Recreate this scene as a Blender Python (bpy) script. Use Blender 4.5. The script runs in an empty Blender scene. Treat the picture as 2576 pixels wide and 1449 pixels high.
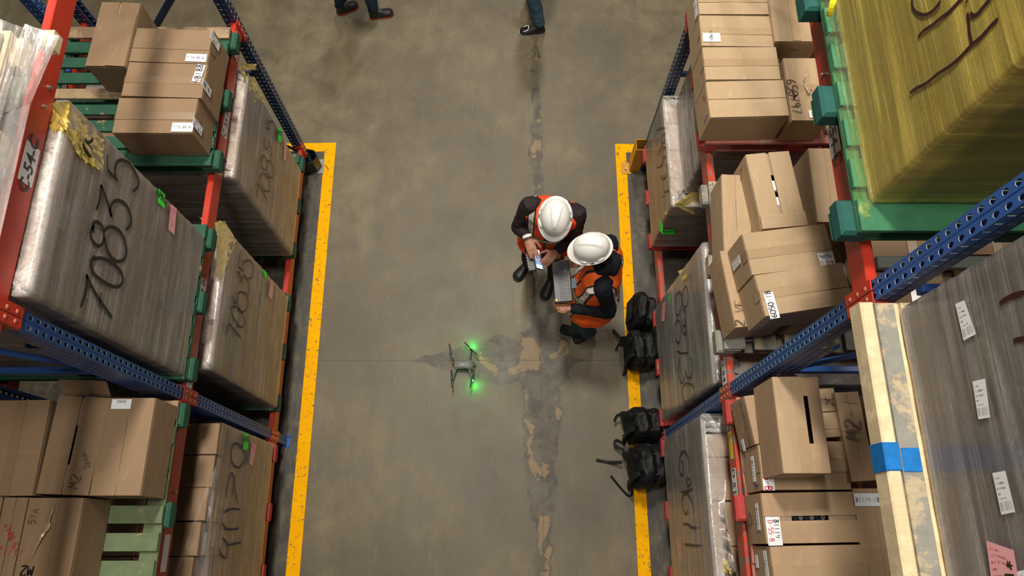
import bpy, math, random, bmesh
from mathutils import Vector, Matrix, noise
random.seed(7)
SC = bpy.context.scene
COL = SC.collection
PI = math.pi

# ------------------------------------------------------------------ camera
FPX, TH, ROLL, YAW, CH = 1861.87, .3313, .0154, -.0166, 6.292
_r = Vector((1, 0, 0)); _u = Vector((0, math.cos(TH), math.sin(TH))); _w = Vector((0, math.sin(TH), -math.cos(TH)))
def _yw(v):
    c, s = math.cos(YAW), math.sin(YAW)
    return Vector((v.x*c - v.y*s, v.x*s + v.y*c, v.z))
_r, _u, _w = _yw(_r), _yw(_u), _yw(_w)
CAM = Vector((0, 0, CH))
cd = bpy.data.cameras.new('camera'); cam = bpy.data.objects.new('camera', cd); COL.objects.link(cam)
Xc = _r*math.cos(ROLL) + _u*math.sin(ROLL); Yc = _u*math.cos(ROLL) - _r*math.sin(ROLL); Zc = -_w
cam.matrix_world = Matrix(((Xc.x, Yc.x, Zc.x, 0), (Xc.y, Yc.y, Zc.y, 0), (Xc.z, Yc.z, Zc.z, CH), (0, 0, 0, 1)))
cd.sensor_width = 36; cd.lens = FPX/2576*36; cd.clip_start = .05; cd.clip_end = 100
SC.camera = cam
def at(u, v, x=None, y=None, z=None):
    """a measured picture point -> the real point on the plane x=, y= or z="""
    a, b = u-1288, v-724.5
    a, b = a*math.cos(ROLL)+b*math.sin(ROLL), -a*math.sin(ROLL)+b*math.cos(ROLL)
    d = _r*a - _u*b + _w*FPX
    t = x/d.x if x is not None else (y/d.y if y is not None else (z-CH)/d.z)
    return CAM + d*t

# ------------------------------------------------------------------ world, lamps, exposure
SC.view_settings.view_transform = 'Standard'; SC.view_settings.look = 'None'
SC.view_settings.gamma = 1; SC.view_settings.use_curve_mapping = False
SC.view_settings.exposure = 0.0
wd = bpy.data.worlds.new('warehouse_air'); SC.world = wd; wd.use_nodes = True
wd.node_tree.nodes['Background'].inputs[0].default_value = (.93, .96, 1, 1)
wd.node_tree.nodes['Background'].inputs[1].default_value = .12
def lamp(x, y, z, sx, sy, e, col=(1, .95, .86)):
    l = bpy.data.lights.new('high_bay_light', 'AREA'); l.shape = 'RECTANGLE'; l.size = sx; l.size_y = sy; l.energy = e; l.color = col
    o = bpy.data.objects.new('high_bay_light', l); COL.objects.link(o); o.location = (x, y, z)
    return o
lamp(-.7, 4.2, 9.6, .6, 1.2, 560)
lamp(-.5, .9, 9.8, .5, 1.0, 250)
lamp(.2, 9.5, 9.6, .6, 1.2, 420)
lamp(-.2, -3.4, 9.6, .6, 1.2, 90)
lamp(-5.0, 6.5, 9.6, .6, 1.2, 60)
lamp(6.0, 3.0, 9.6, .6, 1.2, 160)

# ------------------------------------------------------------------ node helpers
def newmat(name):
    m = bpy.data.materials.new(name); m.use_nodes = True
    nt = m.node_tree; b = nt.nodes['Principled BSDF']
    return m, nt, b
class N:
    def __init__(s, nt): s.nt = nt
    def n(s, typ, **k):
        o = s.nt.nodes.new(typ)
        for a, v in k.items():
            if a.startswith('i_'):
                key = a[2:]; key = int(key) if key.isdigit() else key.replace('_', ' ')
                if isinstance(v, bpy.types.NodeSocket): s.nt.links.new(v, o.inputs[key])
                else: o.inputs[key].default_value = v
            else: setattr(o, a, v)
        return o
    def link(s, a, b): s.nt.links.new(a, b)
    def coord(s, scale=(1, 1, 1), rot=(0, 0, 0), kind='Object', loc=(0, 0, 0)):
        t = s.n('ShaderNodeTexCoord'); m = s.n('ShaderNodeMapping')
        m.inputs['Scale'].default_value = scale; m.inputs['Rotation'].default_value = rot; m.inputs['Location'].default_value = loc
        s.link(t.outputs[kind], m.inputs['Vector']); return m.outputs[0]
    def world(s, scale=(1, 1, 1), rot=(0, 0, 0), loc=(0, 0, 0)):
        t = s.n('ShaderNodeNewGeometry'); m = s.n('ShaderNodeMapping')
        m.inputs['Scale'].default_value = scale; m.inputs['Rotation'].default_value = rot; m.inputs['Location'].default_value = loc
        s.link(t.outputs['Position'], m.inputs['Vector']); return m.outputs[0]
    def noise(s, vec, scale, detail=3, rough=.55, dist=0):
        o = s.n('ShaderNodeTexNoise', i_Scale=scale, i_Detail=detail, i_Roughness=rough, i_Distortion=dist)
        s.link(vec, o.inputs['Vector']); return o.outputs[0]
    def ramp(s, fac, stops, interp='LINEAR'):
        o = s.n('ShaderNodeValToRGB'); o.color_ramp.interpolation = interp
        e = o.color_ramp.elements
        while len(e) < len(stops): e.new(.5)
        for i, (p, c) in enumerate(stops):
            e[i].position = p; e[i].color = (c, c, c, 1) if isinstance(c, (int, float)) else (*c, 1)
        s.link(fac, o.inputs[0]); return o.outputs[0]
    def mix(s, fac, a, b, mode='MIX'):
        o = s.n('ShaderNodeMix', data_type='RGBA', blend_type=mode)
        for k, v in ((0, fac), (6, a), (7, b)):
            if isinstance(v, bpy.types.NodeSocket): s.link(v, o.inputs[k])
            else: o.inputs[k].default_value = v if not isinstance(v, tuple) else (*v, 1)
        return o.outputs[2]
    def math(s, op, a, b=0, c=0):
        o = s.n('ShaderNodeMath', operation=op)
        for k, v in enumerate((a, b, c)):
            if isinstance(v, bpy.types.NodeSocket): s.link(v, o.inputs[k])
            else: o.inputs[k].default_value = v
        return o.outputs[0]
    def bump(s, h, strength, dist, b):
        o = s.n('ShaderNodeBump', i_Strength=strength, i_Distance=dist); s.link(h, o.inputs['Height']); s.link(o.outputs[0], b.inputs['Normal'])
def plain(name, col, rough=.6, metal=0, spec=.5, var=.12, scale=40, emit=0):
    m, nt, b = newmat(name); n = N(nt)
    v = n.noise(n.coord(), scale, 4)
    n.link(n.mix(v, tuple(c*(1-var) for c in col), tuple(min(1, c*(1+var)) for c in col)), b.inputs['Base Color'])
    b.inputs['Roughness'].default_value = rough; b.inputs['Metallic'].default_value = metal
    b.inputs['Specular IOR Level'].default_value = spec
    if emit:
        b.inputs['Emission Color'].default_value = (*col, 1); b.inputs['Emission Strength'].default_value = emit
    return m
def kraft(name, col, var=.13):
    m, nt, b = newmat(name); n = N(nt)
    oi = n.n('ShaderNodeObjectInfo'); w = n.world()
    big = n.noise(w, 3.2, 3); fine = n.noise(w, 900, 2); fib = n.noise(n.coord((1, 60, 1)), 5, 2)
    c1 = n.mix(big, tuple(c*(1-var) for c in col), tuple(c*(1+var*.6) for c in col))
    c2 = n.mix(n.math('MULTIPLY', fine, .28), c1, tuple(c*.62 for c in col))
    flute = n.noise(n.coord((40, 2, 2)), 6, 1)
    c3 = n.mix(n.ramp(flute, [(.45, 0), (.75, .22)]), c2, tuple(c*.8 for c in col))
    c4 = n.mix(n.ramp(n.noise(w, 2.3, 4, .6, 1.5), [(.60, 0), (.72, .16)]), c3, tuple(c*.55 for c in col))
    cr = n.ramp(n.noise(n.coord((7, .35, .35)), 1.6, 2, .5), [(.470, 0), (.478, .9), (.486, 0)]); cr2 = n.ramp(n.noise(n.coord((.3, 6, 6)), 1.3, 1, .5), [(.560, 0), (.566, .8), (.572, 0)])
    sc_ = n.ramp(n.noise(w, 2.6, 2, .4, .4), [(.497, 0), (.5, .55), (.503, 0)])
    crs = n.math('MULTIPLY', n.math('MAXIMUM', n.math('MAXIMUM', cr, cr2), sc_), n.ramp(n.noise(w, 5, 3), [(.4, .1), (.62, .6)]))
    c4 = n.mix(crs, c4, tuple(min(1, c*1.35) for c in col))
    n.link(c4, b.inputs['Base Color'])
    b.inputs['Roughness'].default_value = .72; b.inputs['Specular IOR Level'].default_value = .3
    n.bump(n.math('ADD', n.noise(w, 14, 4), n.math('MULTIPLY', crs, .7)), .35, .006, b)
    return m
def painted_wood(name, paint, wood, wear, grain=(1, 1, 1)):
    m, nt, b = newmat(name); n = N(nt)
    w = n.world(); g = n.noise(n.coord((2, 60, 60)), 3, 4, .6, .6)
    wc = n.mix(g, tuple(c*.68 for c in wood), tuple(min(1, c*1.12) for c in wood))
    pc = n.mix(n.noise(w, 18, 4), tuple(c*.62 for c in paint), tuple(min(1, c*1.25) for c in paint))
    f = n.ramp(n.noise(w, 7, 6, .7), [(max(0, wear-.03), 0), (min(1, wear+.03), 1)])
    n.link(n.mix(f, wc, pc), b.inputs['Base Color'])
    b.inputs['Roughness'].default_value = .75
    n.bump(g, .3, .003, b); return m
def painted_steel(name, col, chip, amt=.62, rough=.38):
    m, nt, b = newmat(name); n = N(nt); w = n.world()
    base = n.mix(n.noise(w, 5, 4), tuple(c*.8 for c in col), tuple(min(1, c*1.12) for c in col))
    c = n.mix(n.ramp(n.noise(w, 16, 7, .72), [(amt, 0), (amt+.02, .9)]), base, chip)
    c = n.mix(n.ramp(n.noise(n.world((30, 2, 30)), 3, 4, .7), [(.66, 0), (.7, .5)]), c, tuple(x*.35 for x in col))
    n.link(c, b.inputs['Base Color'])
    b.inputs['Roughness'].default_value = rough; n.bump(n.noise(w, 60, 3), .08, .002, b)
    return m
def film(name, tint, white, base=.10, gain=.55, streak=90, rough=.16, tcol=(1, 1, 1)):
    """stretch wrap: clear sheet with fine horizontal wrap lines, highlights painted in as pale streaks; attribute dens = how many layers lie on each other"""
    m, nt, b = newmat(name); n = N(nt)
    at_ = n.n('ShaderNodeAttribute', attribute_name='dens')
    sv = n.noise(n.world((1.1, 1.1, streak), rot=(.05, .03, 0)), 1.0, 5, .68, .25)
    wide = n.noise(n.world((2, 2, 5)), 1.6, 3)
    crump = n.noise(n.world((14, 14, 22)), 3, 4, .6, 1.2)
    lines = n.math('MULTIPLY', n.math('MAXIMUM', n.ramp(sv, [(.60, 0), (.655, .6), (.69, 1)]), n.ramp(n.noise(n.world((.7, .7, 16), rot=(.09, -.04, 0), loc=(2, 7, 3)), 1.0, 3, .5), [(.50, 0), (.60, .30), (.66, .12)])), n.ramp(n.noise(n.world((1.2, 1.2, 7), loc=(5, 2, 1)), 1.3, 2), [(.36, .12), (.62, 1)]))  # pale streaks: glints along the wrap lines, put into colour and opacity
    f = n.math('ADD', base, n.math('MULTIPLY', lines, n.math('MULTIPLY', wide, gain)))
    f = n.math('ADD', f, n.math('MULTIPLY', at_.outputs['Fac'], n.ramp(n.math('ADD', n.math('MULTIPLY', sv, .6), n.math('MULTIPLY', crump, .4)), [(.38, .25), (.62, 1)])))
    f = n.math('MINIMUM', f, .93)
    n.link(n.mix(sv, tint, white), b.inputs['Base Color'])
    b.inputs['Roughness'].default_value = rough; b.inputs['Specular IOR Level'].default_value = .8
    n.bump(n.math('ADD', n.math('MULTIPLY', sv, 1.0), n.math('MULTIPLY', crump, .35)), .45, .005, b)
    tr = n.n('ShaderNodeBsdfTransparent'); tr.inputs[0].default_value = (*tcol, 1)
    gl = n.n('ShaderNodeBsdfGlossy', i_Roughness=rough); gl.inputs[0].default_value = (1, 1, 1, 1)
    bn = b.inputs['Normal'].links[0].from_socket; n.link(bn, gl.inputs['Normal'])
    fr = n.n('ShaderNodeFresnel', i_IOR=1.5); n.link(bn, fr.inputs['Normal'])
    m1 = n.n('ShaderNodeMixShader'); n.link(fr.outputs[0], m1.inputs[0]); n.link(tr.outputs[0], m1.inputs[1]); n.link(gl.outputs[0], m1.inputs[2])
    m2 = n.n('ShaderNodeMixShader'); n.link(f, m2.inputs[0]); n.link(m1.outputs[0], m2.inputs[1]); n.link(b.outputs[0], m2.inputs[2])
    n.link(m2.outputs[0], nt.nodes['Material Output'].inputs[0])
    return m
def printed(name, paper, ink, rough=.45):
    """sticker paper with rows of small flat print and a bar code block (UV)"""
    m, nt, b = newmat(name); n = N(nt)
    tc = n.n('ShaderNodeTexCoord'); sp = n.n('ShaderNodeSeparateXYZ'); n.link(tc.outputs['UV'], sp.inputs[0])
    x, y = sp.outputs[0], sp.outputs[1]
    row = n.math('LESS_THAN', n.math('FRACT', n.math('MULTIPLY', y, 8)), .42)
    mp = n.n('ShaderNodeMapping'); mp.inputs['Scale'].default_value = (46, 8, 1); n.link(tc.outputs['UV'], mp.inputs[0])
    wn = n.n('ShaderNodeTexWhiteNoise', noise_dimensions='2D'); fl = n.n('ShaderNodeVectorMath', operation='FLOOR'); n.link(mp.outputs[0], fl.inputs[0]); n.link(fl.outputs[0], wn.inputs['Vector'])
    ch = n.math('GREATER_THAN', wn.outputs[0], .42)
    wl = n.n('ShaderNodeTexWhiteNoise', noise_dimensions='1D'); n.link(n.math('FLOOR', n.math('MULTIPLY', y, 8)), wl.inputs['W'])
    ln = n.math('LESS_THAN', x, n.math('ADD', .35, n.math('MULTIPLY', wl.outputs[0], .5)))
    txt = n.math('MULTIPLY', n.math('MULTIPLY', row, ch), ln)
    wb = n.n('ShaderNodeTexWhiteNoise', noise_dimensions='1D'); n.link(n.math('FLOOR', n.math('MULTIPLY', x, 70)), wb.inputs['W'])
    bar = n.math('MULTIPLY', n.math('GREATER_THAN', wb.outputs[0], .5), n.math('MULTIPLY', n.math('GREATER_THAN', y, .72), n.math('LESS_THAN', y, .93)))
    txt = n.math('MULTIPLY', txt, n.math('LESS_THAN', y, .66))
    inn = n.math('MULTIPLY', n.math('GREATER_THAN', x, .08), n.math('LESS_THAN', x, .9))
    inn = n.math('MULTIPLY', inn, n.math('GREATER_THAN', y, .06))
    f = n.math('MULTIPLY', n.math('MULTIPLY', n.math('MAXIMUM', txt, bar), inn), .75)
    n.link(n.mix(f, paper, ink), b.inputs['Base Color']); b.inputs['Roughness'].default_value = rough
    return m

M = {}
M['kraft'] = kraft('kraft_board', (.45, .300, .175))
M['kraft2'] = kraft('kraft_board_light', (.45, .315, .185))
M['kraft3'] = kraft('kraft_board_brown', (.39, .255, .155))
M['kraft_dimmed'] = kraft('kraft_board_dimmed', (.275, .178, .100))  # left-rack copy of the kraft: the dimmer light there put into the colour
M['kraft_in'] = kraft('kraft_board_inside', (.36, .25, .17))
M['kraft_dark'] = kraft('dark_kraft_board', (.30, .20, .14))
M['tape'] = plain('packing_tape', (.39, .265, .155), .22, 0, .6, .1)
M['cleartape'] = plain('glossy_tan_tape', (.41, .285, .165), .2, 0, .6, .12, 30)
M['tape_dimmed'] = plain('dimmed_tape', (.245, .158, .088), .25, 0, .5, .12, 30)  # tape on the left cartons, darkened along with their painted-in dimness
M['paper'] = plain('white_sticker_paper', (.82, .83, .84), .5, 0, .4, .04)
M['print'] = printed('printed_sticker', (.80, .80, .80), (.12, .12, .13))
M['print_dim'] = printed('printed_sticker_grey', (.60, .58, .56), (.25, .24, .23))
M['print_yel'] = printed('printed_sticker_yellowed', (.75, .78, .35), (.12, .14, .05))
M['print_pink'] = printed('pink_form_paper', (.86, .40, .42), (.45, .08, .1))
M['green_paper'] = plain('fluorescent_green_paper', (.05, .86, .06), .5, 0, .3, .04)
M['yellow_paper'] = printed('yellow_barcode_paper', (.85, .72, .05), (.03, .03, .03))
M['ink'] = plain('black_marker_ink', (.012, .010, .012), .35, 0, .5, .2)
M['ink_soft'] = plain('grey_pen_ink', (.10, .07, .05), .6, 0, .3, .2)
M['ink_brown'] = plain('brown_marker_ink', (.09, .045, .03), .4, 0, .5, .3)
M['ink_purple'] = plain('dark_purple_marker_ink', (.035, .008, .012), .3, 0, .5, .3)
M['ink_red'] = plain('red_marker_ink', (.55, .02, .04), .5)
M['ink_blue'] = plain('blue_marker_ink', (.04, .03, .30), .5)
M['ink_navy'] = plain('navy_marker_ink', (.02, .02, .06), .5)
M['red'] = painted_steel('red_beam_paint', (.52, .036, .016), (.16, .05, .03), .66)
M['red_worn'] = painted_steel('worn_red_beam_paint', (.60, .07, .035), (.17, .16, .13), .52)
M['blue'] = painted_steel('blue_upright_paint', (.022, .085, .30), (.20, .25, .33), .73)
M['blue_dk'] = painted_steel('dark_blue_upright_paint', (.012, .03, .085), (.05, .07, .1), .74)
M['galv'] = plain('galvanised_steel', (.28, .29, .28), .4, .7, .5, .2, 12)
M['bolt'] = plain('zinc_bolt', (.45, .40, .32), .38, .8, .5, .2)
M['rivet'] = plain('pale_red_rivet', (.62, .22, .15), .4, .1)
M['green_wood'] = painted_wood('green_painted_wood', (.015, .085, .045), (.40, .27, .14), .34)
M['old_wood'] = painted_wood('browned_bare_wood', (.36, .25, .14), (.25, .16, .09), .5)
M['green_mid'] = painted_wood('emerald_painted_wood', (.035, .17, .075), (.20, .30, .12), .34)
M['green_pale'] = painted_wood('pale_green_wood', (.125, .165, .080), (.30, .24, .12), .36)
M['teal_wood'] = painted_wood('teal_painted_wood', (.006, .085, .07), (.25, .22, .14), .30)
M['red_wood'] = painted_wood('red_painted_wood', (.44, .045, .04), (.42, .2, .14), .36)
M['pink_wood'] = painted_wood('faded_red_painted_wood', (.50, .17, .14), (.5, .33, .24), .40)
M['grey_wood'] = painted_wood('weathered_grey_wood', (.25, .24, .20), (.48, .38, .24), .45)
M['raw_wood'] = painted_wood('raw_pine_wood', (.78, .62, .38), (.70, .55, .33), .5)
M['yellow_steel'] = painted_steel('yellow_guard_paint', (.55, .26, .012), (.22, .12, .03), .66)
M['black_steel'] = painted_steel('black_guard_steel', (.012, .012, .013), (.08, .08, .08), .7)
M['film'] = film('clear_stretch_film', (.66, .57, .50), (.97, .94, .91), .08, .75, 110, .15)
M['film_thick'] = film('thick_clear_stretch_film', (.68, .63, .58), (.98, .96, .94), .17, 1.0, 80, .14)
M['film_yel'] = film('yellow_stretch_film', (.92, .58, .015), (1.0, .88, .28), .22, 1.25, 150, .10, (1.0, .90, .30))
M['film_skirt'] = film('thin_yellowish_film', (.6, .6, .2), (.95, .95, .6), .04, .6, 70, .12, (.97, .97, .72))
M['film_red'] = film('red_tinted_film', (.6, .25, .22), (.95, .85, .83), .3, .6, 60, .15)

# ------------------------------------------------------------------ mesh builder
class MB:
    def __init__(s): s.v = []; s.f = []; s.m = []; s.uv = {}; s.dens = None; s.smooth = False
    def face(s, idx, mi=0): s.f.append(tuple(idx)); s.m.append(mi)
    def add(s, pts): k = len(s.v); s.v.extend([Vector(p) for p in pts]); return k
    def quad(s, a, b, c, d, mi=0, uv=False):
        k = s.add((a, b, c, d)); s.face((k, k+1, k+2, k+3), mi)
        if uv: s.uv[len(s.f)-1] = ((0, 0), (1, 0), (1, 1), (0, 1))
    def box(s, c, d, F=None, mi=0, ch=0.0):
        """box centred at c with full dims d, optional frame matrix, optional chamfered vertical+horizontal edges"""
        x, y, z = d[0]/2, d[1]/2, d[2]/2
        if ch <= 0:
            P = [Vector((i*x, j*y, l*z)) for i in (-1, 1) for j in (-1, 1) for l in (-1, 1)]
            Fs = [(0, 1, 3, 2), (4, 6, 7, 5), (0, 4, 5, 1), (2, 3, 7, 6), (0, 2, 6, 4), (1, 5, 7, 3)]
        else:
            P = []; e = ch
            for l, q in ((-1, e), (-1, 0), (1, 0), (1, e)):
                zz = l*z if q else l*(z-e)
                for (i, j) in ((-1, -1), (1, -1), (1, 1), (-1, 1)):
                    P.append(Vector((i*(x-q), j*(y-q), zz)))
            Fs = [(3, 2, 1, 0), (12, 13, 14, 15)]
            for r in range(3):
                for k in range(4): Fs.append((r*4+k, r*4+(k+1) % 4, (r+1)*4+(k+1) % 4, (r+1)*4+k))
        c = Vector(c)
        pts = [(F @ (p+c)) if F is not None else p+c for p in P]
        k = s.add(pts)
        for f in Fs: s.face([k+i for i in f], mi)
    def ring_loft(s, rings, mi=0, cap=True, closed=True):
        n = len(rings[0]); k = s.add([p for r in rings for p in r])
        for i in range(len(rings)-1):
            for j in range(n if closed else n-1):
                a = k+i*n+j; b = k+i*n+(j+1) % n
                s.face((a, b, b+n, a+n), mi)
        if cap:
            s.face([k+j for j in reversed(range(n))], mi); s.face([k+(len(rings)-1)*n+j for j in range(n)], mi)
    def tube(s, pts, rad, n=8, mi=0, cap=True, flat=1.0, up=None, ends=False):
        pts = [Vector(p) for p in pts]
        if not hasattr(rad, '__len__'): rad = [rad]*len(pts)
        rings = []; prev = up
        for i, p in enumerate(pts):
            t = (pts[min(i+1, len(pts)-1)]-pts[max(i-1, 0)]).normalized()
            a = Vector(prev) if prev is not None else (Vector((0, 0, 1)) if abs(t.z) < .9 else Vector((1, 0, 0)))
            b = t.cross(a).normalized(); a = b.cross(t).normalized(); prev = a
            rings.append([p + (b*math.cos(q)+a*math.sin(q)*flat)*rad[i] for q in [2*PI*j/n for j in range(n)]])
        if ends:
            t0 = (pts[0]-pts[1]).normalized(); t1 = (pts[-1]-pts[-2]).normalized()
            r0 = [pts[0]+t0*rad[0]*.6+(q-pts[0])*.6 for q in rings[0]]; r1 = [pts[-1]+t1*rad[-1]*.6+(q-pts[-1])*.6 for q in rings[-1]]
            rings = [r0]+rings+[r1]
        s.ring_loft(rings, mi, cap)
    def ellipsoid(s, c, r, F=None, nu=14, nv=9, mi=0):
        c = Vector(c); rings = []
        for i in range(1, nv):
            a = PI*i/nv
            rings.append([c+Vector((r[0]*math.sin(a)*math.cos(2*PI*j/nu), r[1]*math.sin(a)*math.sin(2*PI*j/nu), -r[2]*math.cos(a))) for j in range(nu)])
        if F is not None: rings = [[F @ p for p in q] for q in rings]
        s.ring_loft(rings, mi)
    def ribbon(s, pts, nrm, wid, mi=0, taper=True):
        pts = [Vector(p) for p in pts]; nrm = Vector(nrm); n = len(pts); L = []
        for i, p in enumerate(pts):
            t = (pts[min(i+1, n-1)]-pts[max(i-1, 0)])
            if t.length < 1e-9: t = Vector((1, 0, 0))
            d = nrm.cross(t.normalized()).normalized()*wid*.5
            if taper and (i == 0 or i == n-1): d = d*.55
            L += [p-d, p+d]
        k = s.add(L)
        for i in range(n-1): s.face((k+2*i, k+2*i+2, k+2*i+3, k+2*i+1), mi)
def smooth_pts(P, k=4):
    P = [Vector(p) for p in P]
    if len(P) < 3: return P
    Q = []
    for i in range(len(P)-1):
        a = P[max(i-1, 0)]; b = P[i]; c = P[i+1]; d = P[min(i+2, len(P)-1)]
        for j in range(k):
            t = j/k
            Q.append(.5*((2*b)+(c-a)*t+(2*a-5*b+4*c-d)*t*t+(3*b-a-3*c+d)*t**3))
    Q.append(P[-1]); return Q

INV = {}
def finish(name, mb, mats, parent=None, inv=None, kind=None):
    me = bpy.data.meshes.new(name)
    if inv is not None: vs = [inv @ v for v in mb.v]
    else: vs = mb.v
    me.from_pydata([tuple(v) for v in vs], [], mb.f)
    if not isinstance(mats, (list, tuple)): mats = [mats]
    for m in mats: me.materials.append(M[m] if isinstance(m, str) else m)
    if len(mats) > 1: me.polygons.foreach_set('material_index', mb.m)
    if mb.uv:
        ul = me.uv_layers.new(name='UVMap')
        for fi, uvs in mb.uv.items():
            p = me.polygons[fi]
            for li, uv in zip(p.loop_indices, uvs): ul.data[li].uv = uv
    if mb.dens is not None:
        a = me.attributes.new('dens', 'FLOAT', 'POINT'); a.data.foreach_set('value', mb.dens)
    if mb.smooth: me.polygons.foreach_set('use_smooth', [True]*len(me.polygons))
    me.update()
    o = bpy.data.objects.new(name, me); COL.objects.link(o)
    if parent is not None: o.parent = parent
    if kind: o['kind'] = kind
    return o
def thing(name, label, cat, loc=(0, 0, 0), rz=0, group=None):
    o = bpy.data.objects.new(name, None); COL.objects.link(o); o.empty_display_size = .1
    o.location = loc; o.rotation_euler = (0, 0, rz); o['label'] = label; o['category'] = cat
    if group: o['group'] = group
    INV[o.name] = (Matrix.Translation(Vector(loc)) @ Matrix.Rotation(rz, 4, 'Z')).inverted()
    return o
def part(name, mb, mats, parent, label=None, kind=None):
    """mesh given in world coordinates, stored in its thing's own coordinates"""
    inv = INV[parent.name]
    o = finish(name, mb, mats, parent, inv, kind)
    if label: o['label'] = label
    INV[o.name] = inv
    return o
def solo(name, mb, mats, label, cat, loc, group=None):
    o = finish(name, mb, mats, None, Matrix.Translation(-Vector(loc))); o.location = loc
    INV[o.name] = Matrix.Translation(-Vector(loc))
    o['label'] = label; o['category'] = cat
    if group: o['group'] = group
    return o

# ------------------------------------------------------------------ lettering
_fc = {}
def font2d(txt, bold=0.0):
    if (txt, bold) not in _fc:
        c = bpy.data.curves.new('t', 'FONT'); c.body = txt; c.size = 1; c.offset = bold; c.resolution_u = 3
        o = bpy.data.objects.new('t', c); COL.objects.link(o)
        dg = bpy.context.evaluated_depsgraph_get(); me = bpy.data.meshes.new_from_object(o.evaluated_get(dg))
        vs = [v.co.copy() for v in me.vertices]; fs = [tuple(p.vertices) for p in me.polygons]
        bpy.data.objects.remove(o); bpy.data.curves.remove(c); bpy.data.meshes.remove(me)
        _fc[(txt, bold)] = (vs, fs)
    return _fc[(txt, bold)]
def put_font(mb, txt, O, ex, ey, size, bold=.012, shear=0, center=True):
    vs, fs = font2d(txt, bold); x0 = min(v.x for v in vs); x1 = max(v.x for v in vs); y0 = min(v.y for v in vs); y1 = max(v.y for v in vs)
    cx, cy = ((x0+x1)/2, (y0+y1)/2) if center else (x0, 0)
    ex, ey, O = Vector(ex).normalized(), Vector(ey).normalized(), Vector(O)
    k = mb.add([O+ex*((v.x-cx+shear*v.y)*size)+ey*((v.y-cy)*size) for v in vs])
    for f in fs: mb.face([k+i for i in f])
G = {'0': [[(.3, 1), (.05, .8), (.02, .35), (.2, 0), (.45, .05), (.58, .5), (.5, .9), (.28, 1)]], '1': [[(.3, 1), (.27, 0)]],
     '2': [[(.05, .8), (.2, 1), (.5, .95), (.5, .65), (.05, .02), (.6, .05)]], '3': [[(.08, .95), (.45, 1), (.5, .75), (.22, .55), (.55, .4), (.45, .02), (.05, .05)]],
     '4': [[(.15, 1), (.08, .5), (.55, .5)], [(.5, .95), (.42, 0)]], '5': [[(.55, 1), (.15, .97), (.1, .55), (.45, .6), (.55, .25), (.3, 0), (.05, .08)]],
     '6': [[(.5, 1), (.15, .65), (.08, .2), (.3, 0), (.52, .2), (.4, .48), (.12, .35)]], '7': [[(.05, .95), (.55, 1), (.2, 0)]],
     '8': [[(.45, .9), (.2, 1), (.1, .75), (.5, .35), (.4, .02), (.12, .05), (.1, .35), (.48, .7), (.45, .9)]], '9': [[(.5, .85), (.25, 1), (.08, .72), (.3, .5), (.5, .8), (.45, 0)]],
     'A': [[(.02, 0), (.3, 1), (.58, 0)], [(.12, .35), (.5, .35)]], 'B': [[(.08, 0), (.1, 1), (.45, .9), (.42, .6), (.12, .52), (.52, .4), (.48, .05), (.08, 0)]],
     'C': [[(.55, .85), (.3, 1), (.05, .6), (.15, .1), (.5, .08)]], 'D': [[(.08, 0), (.08, 1), (.45, .85), (.58, .45), (.4, .08), (.08, 0)]],
     'E': [[(.55, 1), (.08, .98), (.1, 0), (.55, .02)], [(.1, .5), (.45, .52)]], 'F': [[(.55, 1), (.08, .98), (.1, 0)], [(.1, .5), (.45, .52)]],
     'I': [[(.3, 1), (.3, 0)]], 'L': [[(.1, 1), (.08, 0), (.55, .02)]], 'M': [[(.02, 0), (.12, 1), (.32, .35), (.5, 1), (.62, 0)]],
     'N': [[(.05, 0), (.1, 1), (.5, .02), (.55, 1)]], 'O': [[(.3, 1), (.05, .7), (.1, .1), (.45, .05), (.58, .6), (.3, 1)]], 'P': [[(.08, 0), (.1, 1), (.5, .9), (.48, .55), (.1, .48)]],
     'R': [[(.08, 0), (.1, 1), (.5, .9), (.48, .55), (.1, .5), (.55, 0)]], 'S': [[(.52, .9), (.2, 1), (.1, .7), (.5, .4), (.45, .05), (.05, .08)]],
     'T': [[(.02, .97), (.6, 1)], [(.3, 1), (.28, 0)]], 'V': [[(.05, 1), (.28, 0), (.58, 1)]], 'Y': [[(.05, 1), (.3, .55)], [(.55, 1), (.2, 0)]], 'X': [[(.05, 1), (.55, 0)], [(.55, 1), (.05, 0)]],
     'Z': [[(.05, .97), (.55, 1), (.05, .02), (.6, .03)]], '-': [[(.1, .5), (.5, .52)]], '/': [[(.1, 0), (.5, 1)]], 'u': [[(.08, .5), (.12, .05), (.4, .02), (.48, .5), (.5, 0)]],
     'n': [[(.08, 0), (.1, .5), (.4, .5), (.48, 0)]], 'p': [[(.05, -.35), (.1, .5), (.45, .45), (.4, .05), (.1, .05)]], 'z': [[(.08, .5), (.5, .5), (.08, 0), (.52, 0)]],
     's': [[(.45, .45), (.15, .5), (.4, .2), (.1, 0)]], 'c': [[(.48, .42), (.2, .5), (.08, .15), (.45, .05)]], 'a': [[(.45, .45), (.1, .4), (.15, .02), (.45, .1), (.48, .5), (.52, 0)]], 'e': [[(.1, .25), (.45, .3), (.3, .5), (.08, .25), (.25, 0), (.5, .08)]], '.': [[(.2, .02), (.26, 0)]], ' ': []}
def put_hand(mb, txt, O, ex, ey, h, wid, center=True, sp=.72):
    ex, ey, O = Vector(ex).normalized(), Vector(ey).normalized(), Vector(O); nrm = ex.cross(ey)
    tot = len(txt)*sp*h
    x = -tot/2 if center else 0; yo = -h/2 if center else 0
    for c in txt:
        for st in G.get(c, []):
            P = [O+ex*(x+a*h+random.uniform(-.01, .01)*h)+ey*(yo+b*h) for a, b in st]
            mb.ribbon(smooth_pts(P, 3) if len(P) > 3 else P, nrm, wid)
        x += sp*h
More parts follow.
